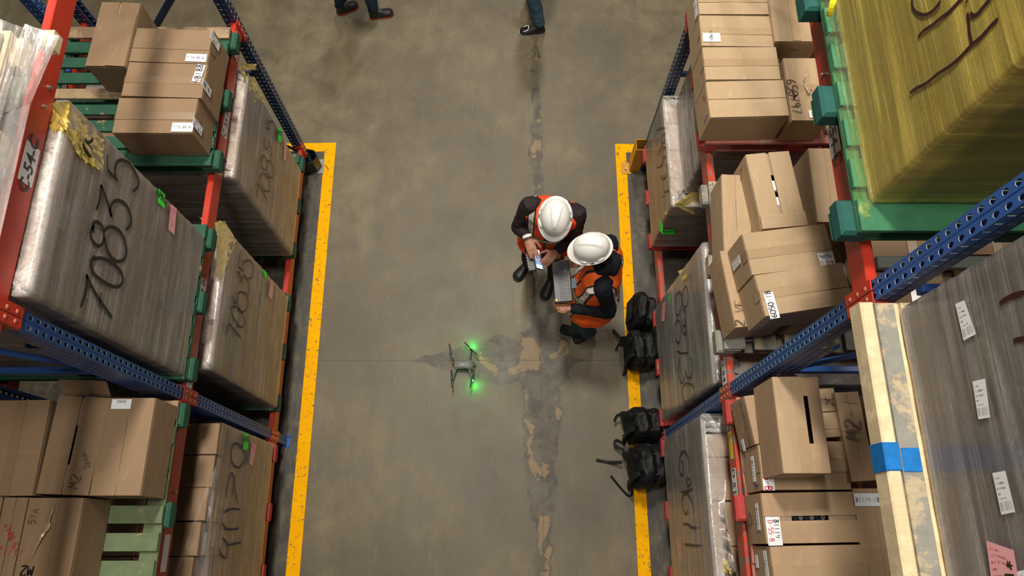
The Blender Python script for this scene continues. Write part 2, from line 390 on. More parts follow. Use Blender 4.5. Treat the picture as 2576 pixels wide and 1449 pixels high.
# ------------------------------------------------------------------ floor
def concrete():
    m, nt, b = newmat('stained_concrete'); n = N(nt); w = n.world()
    sp = n.n('ShaderNodeSeparateXYZ'); n.link(w, sp.inputs[0]); X, Y = sp.outputs[0], sp.outputs[1]
    A = n.noise(w, .8, 5, .6); B = n.noise(w, 4, 6, .65, .4); C = n.noise(w, 130, 3, .7); D = n.noise(n.world((6, 1.2, 1)), 1.2, 4)
    c = n.mix(n.ramp(B, [(.3, 0), (.7, 1)]), (.110, .086, .047), (.212, .171, .096))
    c = n.mix(n.ramp(A, [(.38, .70), (.60, 0)]), c, (.078, .060, .038))
    c = n.mix(n.ramp(D, [(.45, 0), (.65, .3)]), c, (.092, .074, .054))
    c = n.mix(n.ramp(C, [(.35, .45), (.5, 0), (.7, 0)]), c, (.07, .058, .042))
    c = n.mix(n.ramp(n.noise(w, 260, 2, .6), [(.62, 0), (.72, .5)]), c, (.33, .29, .21))
    c = n.mix(n.ramp(n.noise(w, 46, 3, .6), [(.71, 0), (.74, .7)]), c, (.04, .034, .026))
    # dirty strips outside the aisle lines, blotched with tyre rubber
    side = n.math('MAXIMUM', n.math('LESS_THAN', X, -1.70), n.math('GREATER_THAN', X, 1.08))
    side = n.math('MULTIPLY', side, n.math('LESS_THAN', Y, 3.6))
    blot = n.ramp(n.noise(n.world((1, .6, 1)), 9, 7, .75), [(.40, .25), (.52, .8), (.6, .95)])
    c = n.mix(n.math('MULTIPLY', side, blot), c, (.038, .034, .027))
    # repaired joints: a seam along the aisle, one across, a patch where they meet
    nz = n.noise(w, 5, 5, .6, .6); nz2 = n.noise(w, 2.2, 4, .6)
    dl = n.math('ABSOLUTE', n.math('SUBTRACT', X, .285)); dt = n.math('ABSOLUTE', n.math('SUBTRACT', Y, 1.50))
    hw = n.math('ADD', -.01, n.math('MULTIPLY', nz2, .24))
    near = n.math('SUBTRACT', 1, n.math('MINIMUM', 1, n.math('MULTIPLY', n.math('ABSOLUTE', n.math('SUBTRACT', Y, 1.05)), .75)))
    ml = n.math('SUBTRACT', n.math('ADD', hw, n.math('MULTIPLY', near, .13)), n.math('ADD', dl, n.math('MULTIPLY', nz, .12)))
    lim = n.math('SUBTRACT', 1, n.math('MINIMUM', 1, n.math('MULTIPLY', n.math('ABSOLUTE', n.math('ADD', X, .05)), 1.0)))
    mt = n.math('SUBTRACT', n.math('MULTIPLY', lim, .30), n.math('ADD', dt, n.math('MULTIPLY', nz, .13)))
    rr = n.math('SQRT', n.math('ADD', n.math('POWER', dl, 2), n.math('POWER', dt, 2)))
    mc = n.math('SUBTRACT', .40, n.math('ADD', rr, n.math('MULTIPLY', nz, .22)))
    mk = n.math('MAXIMUM', n.math('MAXIMUM', ml, mt), mc)
    mask = n.ramp(mk, [(0.0, 0), (.012, .9), (.05, .8)])
    pc = n.mix(n.ramp(n.noise(w, 7, 5, .65, .8), [(.40, 0), (.55, 1)]), (.046, .034, .021), (.092, .074, .048))
    tanm = n.math('MULTIPLY', n.ramp(n.noise(n.world((1, .9, 1), loc=(3.1, .4, 0)), 3.6, 5, .6, .5), [(.55, 0), (.57, 1)]), n.ramp(mk, [(.02, 0), (.035, 1)]))
    pc = n.mix(n.math('MULTIPLY', tanm, .85), pc, n.mix(B, (.22, .125, .045), (.34, .23, .11)))
    c = n.mix(mask, c, pc)
    cr = n.math('MULTIPLY', n.math('LESS_THAN', n.math('ABSOLUTE', n.math('SUBTRACT', n.math('ADD', Y, n.math('MULTIPLY', nz, .012)), 1.505)), .0035), .75)
    cl = n.math('MULTIPLY', n.math('LESS_THAN', n.math('ABSOLUTE', n.math('SUBTRACT', n.math('ADD', X, n.math('MULTIPLY', nz, .02)), .295)), .004), .5)
    c = n.mix(n.math('MAXIMUM', cr, cl), c, (.05, .04, .03))
    # thin pale scratches
    s1 = n.ramp(n.noise(n.world((70, 3, 1), rot=(0, 0, .7)), 1.5, 2, .4), [(.735, 0), (.745, .5)]); s2 = n.ramp(n.noise(n.world((80, 2.5, 1), rot=(0, 0, -.25)), 1.7, 2, .4), [(.735, 0), (.745, .5)])
    c = n.mix(n.math('MAXIMUM', s1, s2), c, (.30, .26, .19))
    n.link(c, b.inputs['Base Color'])
    n.link(n.ramp(B, [(.2, .42), (.8, .62)]), b.inputs['Roughness'])
    b.inputs['Specular IOR Level'].default_value = .45
    n.bump(n.math('ADD', n.math('MULTIPLY', C, .3), B), .25, .004, b)
    return m
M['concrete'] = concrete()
def linepaint():
    m, nt, b = newmat('worn_yellow_floor_paint'); n = N(nt); w = n.world()
    c = n.mix(n.noise(w, 8, 4), (.84, .36, .000), (.97, .48, .000))
    f = n.ramp(n.noise(w, 26, 8, .75, .3), [(.575, 0), (.60, .85)])
    f2 = n.ramp(n.noise(w, 6, 5, .7, .5), [(.66, 0), (.68, .8)])
    n.link(n.mix(n.math('MAXIMUM', f, f2), c, (.14, .095, .05)), b.inputs['Base Color'])
    b.inputs['Roughness'].default_value = .7; b.inputs['Specular IOR Level'].default_value = .08; return m
M['line'] = linepaint()
mb = MB(); mb.box((0, 5, -.05), (26, 30, .1))
for nm, c_, d_ in (('ceiling', (0, 5, 11.1), (26, 30, .2)), ('wall_left', (-13.1, 5, 5.5), (.2, 30, 11)), ('wall_right', (13.1, 5, 5.5), (.2, 30, 11)), ('wall_back', (0, 20.1, 5.5), (26, 30*0+.2, 11)), ('wall_front', (0, -10.1, 5.5), (26, .2, 11))):
    q_ = MB(); q_.box(c_, d_); w_ = finish(nm, q_, plain(nm+'_sheet', (.42, .42, .41), .7, 0, .3, .1, 1)); w_['kind'] = 'structure'; w_['label'] = 'plain pale grey %s of the warehouse, out of view' % nm.replace('_', ' '); w_['category'] = nm.split('_')[0]
floor = solo('floor', mb, 'concrete', 'grey stained concrete warehouse floor with repaired joints', 'floor', (0, 0, 0)); floor['kind'] = 'structure'
def poly_slab(pts, z0, z1):
    mb = MB(); n = len(pts); k = mb.add([(x, y, z0) for x, y in pts]+[(x, y, z1) for x, y in pts])
    mb.face([k+n+i for i in range(n)])
    for i in range(n): mb.face((k+i, k+(i+1) % n, k+n+(i+1) % n, k+n+i))
    return mb
part('floor_line', poly_slab([(-1.768, -3), (-1.651, -3), (-1.654, 3.644), (-2.95, 3.62), (-2.95, 3.52), (-1.756, 3.549)], 0, .0012), 'line', floor)
part('floor_line', poly_slab([(1.034, -3), (1.138, -3), (1.132, 3.54), (2.3, 3.53), (2.3, 3.63), (1.032, 3.633)], 0, .0012), 'line', floor)

# ------------------------------------------------------------------ pallet racks
PITCH = .0508
HOLE = [(-.0095, -.002), (-.0075, -.012), (0, -.0165), (.0075, -.012), (.0095, -.002), (.006, .007), (0, .0125), (-.006, .007)]
SLOT = [(-.011, 0), (-.011, -.0035), (0, -.0035), (.011, -.0035), (.011, 0), (.011, .0035), (0, .0035), (-.011, .0035)]
def holed(mb, O, ex, ez, w, h, H, nrm, lip=.0022):
    O, ex, ez, nrm = Vector(O), Vector(ex), Vector(ez), Vector(nrm)
    out = [(-w/2, 0), (-w/2, -h/2), (0, -h/2), (w/2, -h/2), (w/2, 0), (w/2, h/2), (0, h/2), (-w/2, h/2)]
    k = mb.add([O+ex*a+ez*b for a, b in out]+[O+ex*a+ez*b for a, b in H]+[O+ex*a*.95+ez*b*.95-nrm*lip for a, b in H])
    for i in range(8):
        j = (i+1) % 8
        mb.face((k+i, k+j, k+8+j, k+8+i), 0); mb.face((k+8+i, k+8+j, k+16+j, k+16+i), 1)
def post_mesh(xf, sx, yc, z1, zanch, hw=.036, dep=.075, side_dirs=(-1, 1), z0=0.0, front=True):
    mb = MB(); nrm = Vector((-sx, 0, 0)); k0 = (zanch-z0) % PITCH
    n = int((z1-z0-k0)/PITCH); zs = [z0+k0+PITCH*i for i in range(n)]
    lo, hi = zs[0]-PITCH/2, zs[-1]+PITCH/2
    if front:
        for z in zs:
            for c in (-1, 1):
                zz = z if c > 0 else z-PITCH/2*.0
                holed(mb, (xf, yc+c*(hw/2+.0015), zz), (0, 1, 0), (0, 0, 1), hw-.003, PITCH, HOLE, nrm)
        for a, b_, dx in ((-.003, 0, .003), (0, .003, -.003)):
            x_a, x_b = (xf, xf+sx*.003) if a < 0 else (xf+sx*.003, xf)
            mb.quad((x_a, yc+a, lo), (x_b, yc+b_, lo), (x_b, yc+b_, hi), (x_a, yc+a, hi))
        if lo > z0: mb.quad((xf, yc-hw, z0), (xf, yc+hw, z0), (xf, yc+hw, lo), (xf, yc-hw, lo))
    else:
        mb.quad((xf, yc-hw, z0), (xf, yc+hw, z0), (xf, yc+hw, hi), (xf, yc-hw, hi))
    for sd in (-1, 1):
        y = yc+sd*hw
        for z in zs:
            for q in (.27, .73):
                holed(mb, (xf+sx*dep*q, y, z-PITCH/2), (1, 0, 0), (0, 0, 1), dep*(.5 if q < .5 else .5)*1.0, PITCH, SLOT, (0, sd, 0), .0015)
    # returned lips at the open back
    for sd in (-1, 1):
        mb.quad((xf+sx*dep, yc+sd*hw, lo), (xf+sx*dep, yc+sd*(hw-.018), lo), (xf+sx*dep, yc+sd*(hw-.018), hi), (xf+sx*dep, yc+sd*hw, hi))
    return mb
M['hole_edge'] = plain('bare_cut_steel_edge', (.26, .27, .27), .4, .3)
LEV = {'L': {'A': (.285, .40), 'B': (1.985, 2.105), 'C': (3.68, 3.80)}, 'R': {'A': (.27, .385), 'B': (2.065, 2.185), 'C': (3.775, 3.89)}}
XF = {'L': -1.85, 'R': 1.24}; SX = {'L': -1, 'R': 1}; YP = (-1.77, .806, 3.385)
ANCH = {'L': 3.6347, 'R': 3.9223}; CONN = {'L': {'A': .345, 'B': 2.009, 'C': 3.685}, 'R': {'A': .315, 'B': 2.11, 'C': 3.82}}
def beam_mb(side, xo, z0, z1, y0, y1, bow=0):
    sx = SX[side]; w = .052; mb = MB(); c = .005
    prof = [(0, z0), (0, z1-c), (c, z1), (w*.62, z1), (w*.62, z1-.03), (w, z1-.03), (w, z0)]
    rings = []
    for i in range(9):
        t = i/8; y = y0+(y1-y0)*t; bx = bow*math.sin(PI*t)
        rings.append([(xo+sx*(a+bx), y, z) for a, z in prof])
    mb.ring_loft(rings); return mb
def rack(side, label):
    xf, sx = XF[side], SX[side]; xr = xf+sx*1.07
    r = thing('pallet_rack', label, 'storage rack', (xf+sx*.5, .806, 0))
    for y in YP:
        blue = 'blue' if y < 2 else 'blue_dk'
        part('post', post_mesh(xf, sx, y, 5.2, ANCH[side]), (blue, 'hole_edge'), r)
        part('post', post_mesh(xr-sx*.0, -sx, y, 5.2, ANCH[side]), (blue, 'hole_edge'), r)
        if y < 2:
            part('post_stiffener', post_mesh(xf+sx*.076, sx, y, 3.34, ANCH[side], front=False), (blue, 'hole_edge'), r)
        for x in (xf+sx*.0, xr-sx*.09):
            mb = MB(); mb.box((x+sx*.045, y, .005), (.15, .105, .01)); 
            for e in (-1, 1): mb.tube([(x+sx*.045+e*.062, y+.04, .01), (x+sx*.045+e*.062, y+.04, .03)], .009, 6)
            part('base_plate', mb, blue, r)
        zs = [.25, 1.48, 2.70, 3.93, 5.1]
        fx = xf+sx*(.15 if y < 2 else .075); bx = xr-sx*.075
        for z in zs:
            mb = MB(); mb.box(((fx+bx)/2, y, z), (abs(bx-fx), .03, .045), None, 0, .004)
            mb.box(((fx+bx)/2, y-.016, z), (abs(bx-fx), .004, .018)); part('brace', mb, blue, r)
        for i in range(4):
            a, b = zs[i]+.05, zs[i+1]-.05
            p, q = Vector((fx, y, a)), Vector((bx, y, b))
            if i % 2: p, q = Vector((fx, y, b)), Vector((bx, y, a))
            mb = MB(); mb.tube([p, q], .024, 4, 0, True, .6, (0, 1, 0)); part('brace', mb, blue, r)
    for (y0, y1) in ((YP[0]+.037, YP[1]-.037), (YP[1]+.037, YP[2]-.037)):
        for L in 'ABC':
            z0, z1 = LEV[side][L]; m = 'red' if (L == 'C' or side == 'L') else 'red_worn'
            off = (.02 if side == 'R' else 0) if L == 'A' else 0
            bm_ = part('beam', beam_mb(side, xf+sx*off, z0, z1, y0, y1, .02 if (side == 'R' and L == 'A') else 0), (m,), r)
            rb = part('beam', beam_mb(side, xr-sx*.05, z0, z1, y0, y1), (m,), r)
            if L != 'A':
                for yy in ((y0+y1)/2-.45, (y0+y1)/2-.36, (y0+y1)/2+.42, (y0+y1)/2+.52) if L == 'C' else ((y0+y1)/2+.75, (y0+y1)/2+.64, (y0+y1)/2-.55, (y0+y1)/2-.66):
                    mb = MB(); mb.tube([(xf-sx*.0, yy, (z0+z1)/2-.01), (xf-sx*.008, yy, (z0+z1)/2-.01)], .010, 6); mb.tube([(xf-sx*.006, yy, (z0+z1)/2-.01), (xf-sx*.015, yy, (z0+z1)/2-.01)], .005, 6)
                    part('bolt', mb, 'bolt', bm_)
            for e, yy in ((1, y0), (-1, y1)):     # hooked end plates over the upright
                zc = CONN[side][L]; mb = MB()
                yc = yy-e*.037
                mb.box((xf-sx*.004, yc+e*.020, zc), (.006, .036, .20), None, 0, .002)
                mb.box((xf+sx*.02, yy+e*.003, zc), (.052, .006, .20), None, 0, .001)
                c = part('beam_connector', mb, m, r)
                for zz in (-.06, 0, .06):
                    mb = MB(); mb.ellipsoid((xf-sx*.007, yc+e*.019, zc+zz), (.004, .009, .009), None, 8, 5); part('rivet', mb, 'rivet', c)
    for L in ('C' if side == 'R' else ''):
        for yy in (.93, 1.95):
            z1 = LEV[side][L][1]; mb = MB(); mb.box((xf+sx*.53, yy, z1-.035), (.94, .045, .03), None, 0, .003); part('crossbar', mb, 'galv', r)
    return r
RL = rack('L', 'blue and red pallet rack along the left side of the aisle')
RR = rack('R', 'blue and red pallet rack along the right side of the aisle')
def location_label(side, txt, y, z, w=.20, h=.062, mat='paper', tone=1):
    """small sign stuck on a beam face; reads along the beam"""
    r = RL if side == 'L' else RR; xf, sx = XF[side], SX[side]; x = xf-sx*.0015
    ex = Vector((0, 1 if side == 'L' else -1, 0)); ez = Vector((0, 0, 1))
    mb = MB(); o = Vector((x, y, z)); a, b = ex*w/2, ez*h/2
    n_ = Vector((-sx, 0, 0))*.0012
    mb.quad(o-a-b+n_, o+a-b+n_, o+a+b+n_, o-a+b+n_, 0, True)
    for p, q in ((-a-b, a-b), (a-b, a+b), (a+b, -a+b), (-a+b, -a-b)): mb.quad(o+p, o+q, o+q+n_, o+p+n_)
    l = part('location_label', mb, mat, r)
    if txt:
        t = MB(); put_font(t, txt, o+n_*1.6, ex, ez, h*.92, .02, .08); part('lettering', t, 'ink', l)
location_label('L', 'C-54-C', 1.385, 3.737, .165, .085)
location_label('L', 'C 54 B', at(510, 745, x=-1.85).y, 2.045, .20, .075)
location_label('L', 'C 54 A', at(483, 955, x=-1.85).y, 2.045, .20, .075)
location_label('L', 'C 55 A', 3.20, 2.05, .19, .08)
location_label('L', 'C 55 B', 2.60, 2.05, .20, .075)
location_label('L', '', -.05, 2.045, .19, .07)
location_label('R', 'D-54-C', at(2092, 350, x=1.24).y, 3.825, .16, .085)
location_label('R', 'D 54 A', at(1817, 950, x=1.24).y, 2.125, .20, .075)
location_label('R', 'D 55 A', at(1826, 1045, x=1.24).y, 2.125, .17, .07)
location_label('R', 'D 55 B', at(1847, 1226, x=1.24).y, 2.125, .20, .075)
location_label('R', '', at(1835, 1122, x=1.24).y, 2.125, .15, .05, 'yellow_paper')
location_label('R', '', at(2212, 1120, x=1.24).y, 3.83, .18, .06)
location_label('R', 'C', at(2240, 1215, x=1.24).y, 3.83, .14, .08)

# back-to-back rack row behind the left one: only its nearest uprights show
r = thing('pallet_rack', 'dark blue upright frame of the next rack row behind the left rack', 'storage rack', (-3.6, 3.385, 0))
for x in (-3.11, -4.15):
    part('post', post_mesh(x, -1 if x > -4 else 1, 3.385, 4.2, 3.6347), ('blue', 'hole_edge'), r)
for z in (.3, 1.5, 2.7):
    mb = MB(); mb.box((-3.63, 3.385, z), (.9, .03, .045), None, 0, .004); part('brace', mb, 'blue', r)

# ------------------------------------------------------------------ pallets
def pallet(label, side, x0, y0, y1, zt, paint, block=None, depth=1.17, nb=8, group=None, raw=(), inset=.02, along='x', rawm='old_wood'):
    """front edge x0, from y0 to y1, deck top zt; deck boards run into the rack"""
    sx = SX[side]; xc = x0+sx*depth/2; yc = (y0+y1)/2; Wy = y1-y0
    p = thing('pallet', label, 'pallet', (xc, yc, zt-.14), 0, group); block = block or paint
    bw = Wy/nb*.70; rnd = random.Random(int(abs(x0*1000+y0*777)))
    xi = xc+sx*inset/2; di = depth-inset
    for i in range(nb):
        if along == 'y':
            w_ = di/nb*.74; x = x0+sx*(inset+w_/2+(di-w_)*i/(nb-1)); mb = MB()
            mb.box((x, yc+rnd.uniform(-.004, .004), zt-.010), (w_, Wy-rnd.uniform(0, .012), .020), None, 0, .002); part('deck_board', mb, rawm if i in raw else paint, p); continue
        y = y0+bw/2+(Wy-bw)*i/(nb-1); b = bw*(1.18 if i in (0, nb-1) else rnd.uniform(.9, 1.05))
        mb = MB(); mb.box((xi+sx*rnd.uniform(-.002, .002), y, zt-.010), (di-rnd.uniform(0, .006), min(b, bw*1.1), .020), None, 0, .002)
        part('deck_board', mb, rawm if i in raw else paint, p)
    for t in (0, .5, 1):
        x = x0+sx*(.05+(depth-.10)*t); xo = x+(sx*inset if t == 0 else 0)
        mb = MB(); mb.box((xo, yc, zt-.030), (.095, Wy-.004, .019), None, 0, .002); part('stringer_board', mb, paint, p)
        for k, s in enumerate((0, .5, 1)):
            y = y0+.065+(Wy-.13)*s
            mb = MB(); mb.box((x, y, zt-.080), (.10, .13, .080), None, 0, .012 if t == 0 else .004); part('block', mb, block, p)
    for s in (0, .5, 1):
        y = y0+.065+(Wy-.13)*s
        mb = MB(); mb.box((xc, y, zt-.130), (depth-.01, .10, .019), None, 0, .004); part('bottom_board', mb, paint, p)
    return p

# ------------------------------------------------------------------ cartons
def carton(label, P, zt, h, group=None, seam='x', gap=.004, tape=True, mat='kraft', open_=False, mark=None, tilt=.6, sticks=(), lean=0, nflap=2):
    """P = (far_left, near_left, near_right) picture points of the top face, or ((x,y), w, d, rz)"""
    if len(P) == 3 and isinstance(P[0], tuple):
        fl, nl, nr = [at(u, v, z=zt) for u, v in P]
        ex = Vector((nr.x-nl.x, nr.y-nl.y, 0)); w = ex.length; rz = math.atan2(ex.y, ex.x)
        ey = Vector((-math.sin(rz), math.cos(rz), 0)); d = (fl-nl).dot(ey)
        O = Vector((nl.x, nl.y, 0)); ex.normalize()
    else:
        (ox, oy), w, d, rz = P; O = Vector((ox, oy, 0)); ex = Vector((math.cos(rz), math.sin(rz), 0)); ey = Vector((-math.sin(rz), math.cos(rz), 0))
    z0 = zt-h; c = O+ex*w/2+ey*d/2
    rnd = random.Random(int(abs(O.x*999+O.y*555+zt*77)))
    t = thing('cardboard_box', label, 'box', (c.x, c.y, z0), rz, group)
    F = Matrix(((ex.x, ey.x, 0, O.x), (ex.y, ey.y, 0, O.y), (0, 0, 1, z0), (0, 0, 0, 1)))
    th = .005; mb = MB(); hh = h-.010
    # corrugated sleeve: outer wall bulges a little, inner wall, floor
    def ringp(off, z, bul=0):
        q = []
        for (ax, ay, bx, by) in ((0, 0, w, 0), (w, 0, w, d), (w, d, 0, d), (0, d, 0, 0)):
            for k in range(4):
                s = k/4; bb = bul*math.sin(PI*s)
                px, py = ax+(bx-ax)*s, ay+(by-ay)*s
                nx, ny = (0, -1) if by == ay and bx > ax else ((1, 0) if bx == ax and by > ay else ((0, 1) if by == ay else (-1, 0)))
                px += nx*bb; py += ny*bb
                px = min(max(px, -9), 9)
                ix = off if px < off else (w-off if px > w-off else px); iy = off if py < off else (d-off if py > d-off else py)
                q.append(F @ Vector(((ix if off > 0 else px), (iy if off > 0 else py), z)))
        return q
    bl = rnd.uniform(.0, .0015)
    mb.ring_loft([ringp(.003, 0), ringp(0, .004), ringp(0, hh*.5, bl), ringp(0, hh-.004, bl*.5), ringp(.0015, hh), ringp(th, hh), ringp(th, .01)], 0, True)
    body = part('box_body', mb, mat, t)
    if mark: mark(body, F, w, d, h)
    # flaps: inner pair, then the outer pair meeting at the seam
    def flap(x0, x1, y0, y1, z, hinge, ang, m=mat, thk=.0045, nm='flap'):
        mb = MB(); piv = {'y0': Vector((0, y0, z)), 'y1': Vector((0, y1, z)), 'x0': Vector((x0, 0, z)), 'x1': Vector((x1, 0, z))}[hinge]
        R = Matrix.Rotation(math.radians(ang), 4, 'X' if hinge[0] == 'y' else 'Y')
        FF = F @ Matrix.Translation(piv) @ R @ Matrix.Translation(-piv)
        k = 4; G_ = [[None]*(k+1) for _ in range(k+1)]; pts = []
        for i in range(k+1):
            for j in range(k+1):
                x = x0+(x1-x0)*i/k; y = y0+(y1-y0)*j/k
                dz = .0035*math.sin(PI*i/k)*math.sin(PI*j/k)*rnd.uniform(.2, 1)
                pts.append(FF @ Vector((x, y, z+thk+dz)))
        kk = mb.add(pts)
        for i in range(k):
            for j in range(k): a = kk+i*(k+1)+j; mb.face((a, a+k+1, a+k+2, a+1))
        low = mb.add([FF @ Vector(q) for q in ((x0, y0, z), (x1, y0, z), (x1, y1, z), (x0, y1, z))])
        mb.face((low+3, low+2, low+1, low))
        edge = lambda A, a, b: mb.face([a, b]+A)
        e1 = [kk+i*(k+1) for i in range(k+1)]; mb.face([low, low+1]+e1[::-1])
        e2 = [kk+i*(k+1)+k for i in range(k+1)]; mb.face([low+2, low+3]+e2)
        e3 = [kk+j for j in range(k+1)]; mb.face([low+3, low]+e3)
        e4 = [kk+k*(k+1)+j for j in range(k+1)]; mb.face([low+1, low+2]+e4[::-1])
        return part(nm, mb, m, t)
    r = lambda a: rnd.uniform(-a*.3, a)
    zt_ = h-.0048
    if not open_:
        if seam == 'x':
            flap(.004, w*.30, .004, d-.004, h-.0095, 'x0', 0, 'kraft_in', nm='inner_flap'); flap(w*.70, w-.004, .004, d-.004, h-.0095, 'x1', 0, 'kraft_in', nm='inner_flap')
            s = d*rnd.uniform(.48, .52)
            flap(.001, w-.001, .001, s-gap/2, zt_, 'y0', r(tilt)); flap(.001, w-.001, s+gap/2, d-.001, zt_, 'y1', -r(tilt))
            if tape:
                mb = MB(); mb.box((w/2, s, h+.0036), (w*.99, .05, .0006), F); mb.box((-.0035, s, h-.035), (.0006, .05, .075), F); mb.box((w+.0035, s, h-.035), (.0006, .05, .075), F)
                part('packing_tape', mb, 'tape_dimmed' if mat == 'kraft_dimmed' else ('cleartape' if rnd.random() < .5 else 'tape'), t)
        else:
            flap(.004, w-.004, .004, d*.30, h-.0095, 'y0', 0, 'kraft_in', nm='inner_flap'); flap(.004, w-.004, d*.70, d-.004, h-.0095, 'y1', 0, 'kraft_in', nm='inner_flap')
            s = w*rnd.uniform(.48, .52)
            flap(.001, s-gap/2, .001, d-.001, zt_, 'x0', -r(tilt)); flap(s+gap/2, w-.001, .001, d-.001, zt_, 'x1', r(tilt))
            if tape:
                mb = MB(); mb.box((s, d/2, h+.0036), (.05, d*.99, .0006), F); mb.box((s, -.0035, h-.035), (.05, .0006, .075), F)
                part('packing_tape', mb, 'tape_dimmed' if mat == 'kraft_dimmed' else ('cleartape' if rnd.random() < .5 else 'tape'), t)
    t_ = (t, F, w, d, h, flap, body)
    for (u, v, plane, sw, sh, ang, txt, col, m) in sticks:
        sticker(t, u, v, zt+.0045 if plane == 't' else zt, plane, sw, sh, ang, txt, col, m, F, w, d, h)
    return t_
def sticker(t, u, v, zt, plane, sw, sh, ang, txt, col, m, F, w, d, h, size=None):
    """sticker centred on a measured point of the top ('t'), the low-x side ('l'), high-x side ('r') or near side ('n')"""
    if plane == 't':
        O = at(u, v, z=zt); ex = (F.to_3x3() @ Vector((1, 0, 0))); nrm = Vector((0, 0, 1))
    else:
        loc = {'l': (Vector((-.0055, 0, 0)), Vector((-1, 0, 0)), Vector((0, -1, 0))), 'r': (Vector((w+.0055, 0, 0)), Vector((1, 0, 0)), Vector((0, 1, 0))), 'n': (Vector((0, -.0055, 0)), Vector((0, -1, 0)), Vector((1, 0, 0)))}[plane]
        P0 = F @ loc[0]; nrm = F.to_3x3() @ loc[1]; ex = F.to_3x3() @ loc[2]
        a, b = u-1288, v-724.5
        a, b = a*math.cos(ROLL)+b*math.sin(ROLL), -a*math.sin(ROLL)+b*math.cos(ROLL)
        dd = _r*a-_u*b+_w*FPX; O = CAM+dd*((P0-CAM).dot(nrm)/dd.dot(nrm))
    ex = (Matrix.Rotation(math.radians(ang), 3, nrm) @ ex).normalized(); ey = nrm.cross(ex).normalized()
    mb = MB(); a, b, n_ = ex*sw/2, ey*sh/2, nrm*.0012
    mb.quad(O-a-b+n_, O+a-b+n_, O+a+b+n_, O-a+b+n_, 0, True)
    for p, q in ((-a-b, a-b), (a-b, a+b), (a+b, -a+b), (-a+b, -a-b)): mb.quad(O+p, O+q, O+q+n_, O+p+n_)
    l = part('sticker', mb, m, t)
    if txt:
        lines = txt.split('|'); k = len(lines); cols = col.split('|')
        for i, s in enumerate(lines):
            if not s: continue
            q = MB(); hh = sh/k*.55
            hh = min(hh, sw*.9/(len(s)*.72))
            put_hand(q, s, O+n_*1.7+ey*sh*((k-1)/2-i)/k, ex, ey, hh, hh*.13); part('lettering', q, cols[min(i, len(cols)-1)], l)
    return l
def marker(parent, strokes, wid, mat, nrm, sm=4, label=None):
    mb = MB()
    for st in strokes: mb.ribbon(smooth_pts(st, sm) if len(st) > 2 else st, nrm, wid)
    return part('lettering', mb, mat, parent, label)
def trace(origin, sc, pts, **pl):
    return [at(origin[0]+a/sc, origin[1]+b/sc, **pl) for a, b in pts]
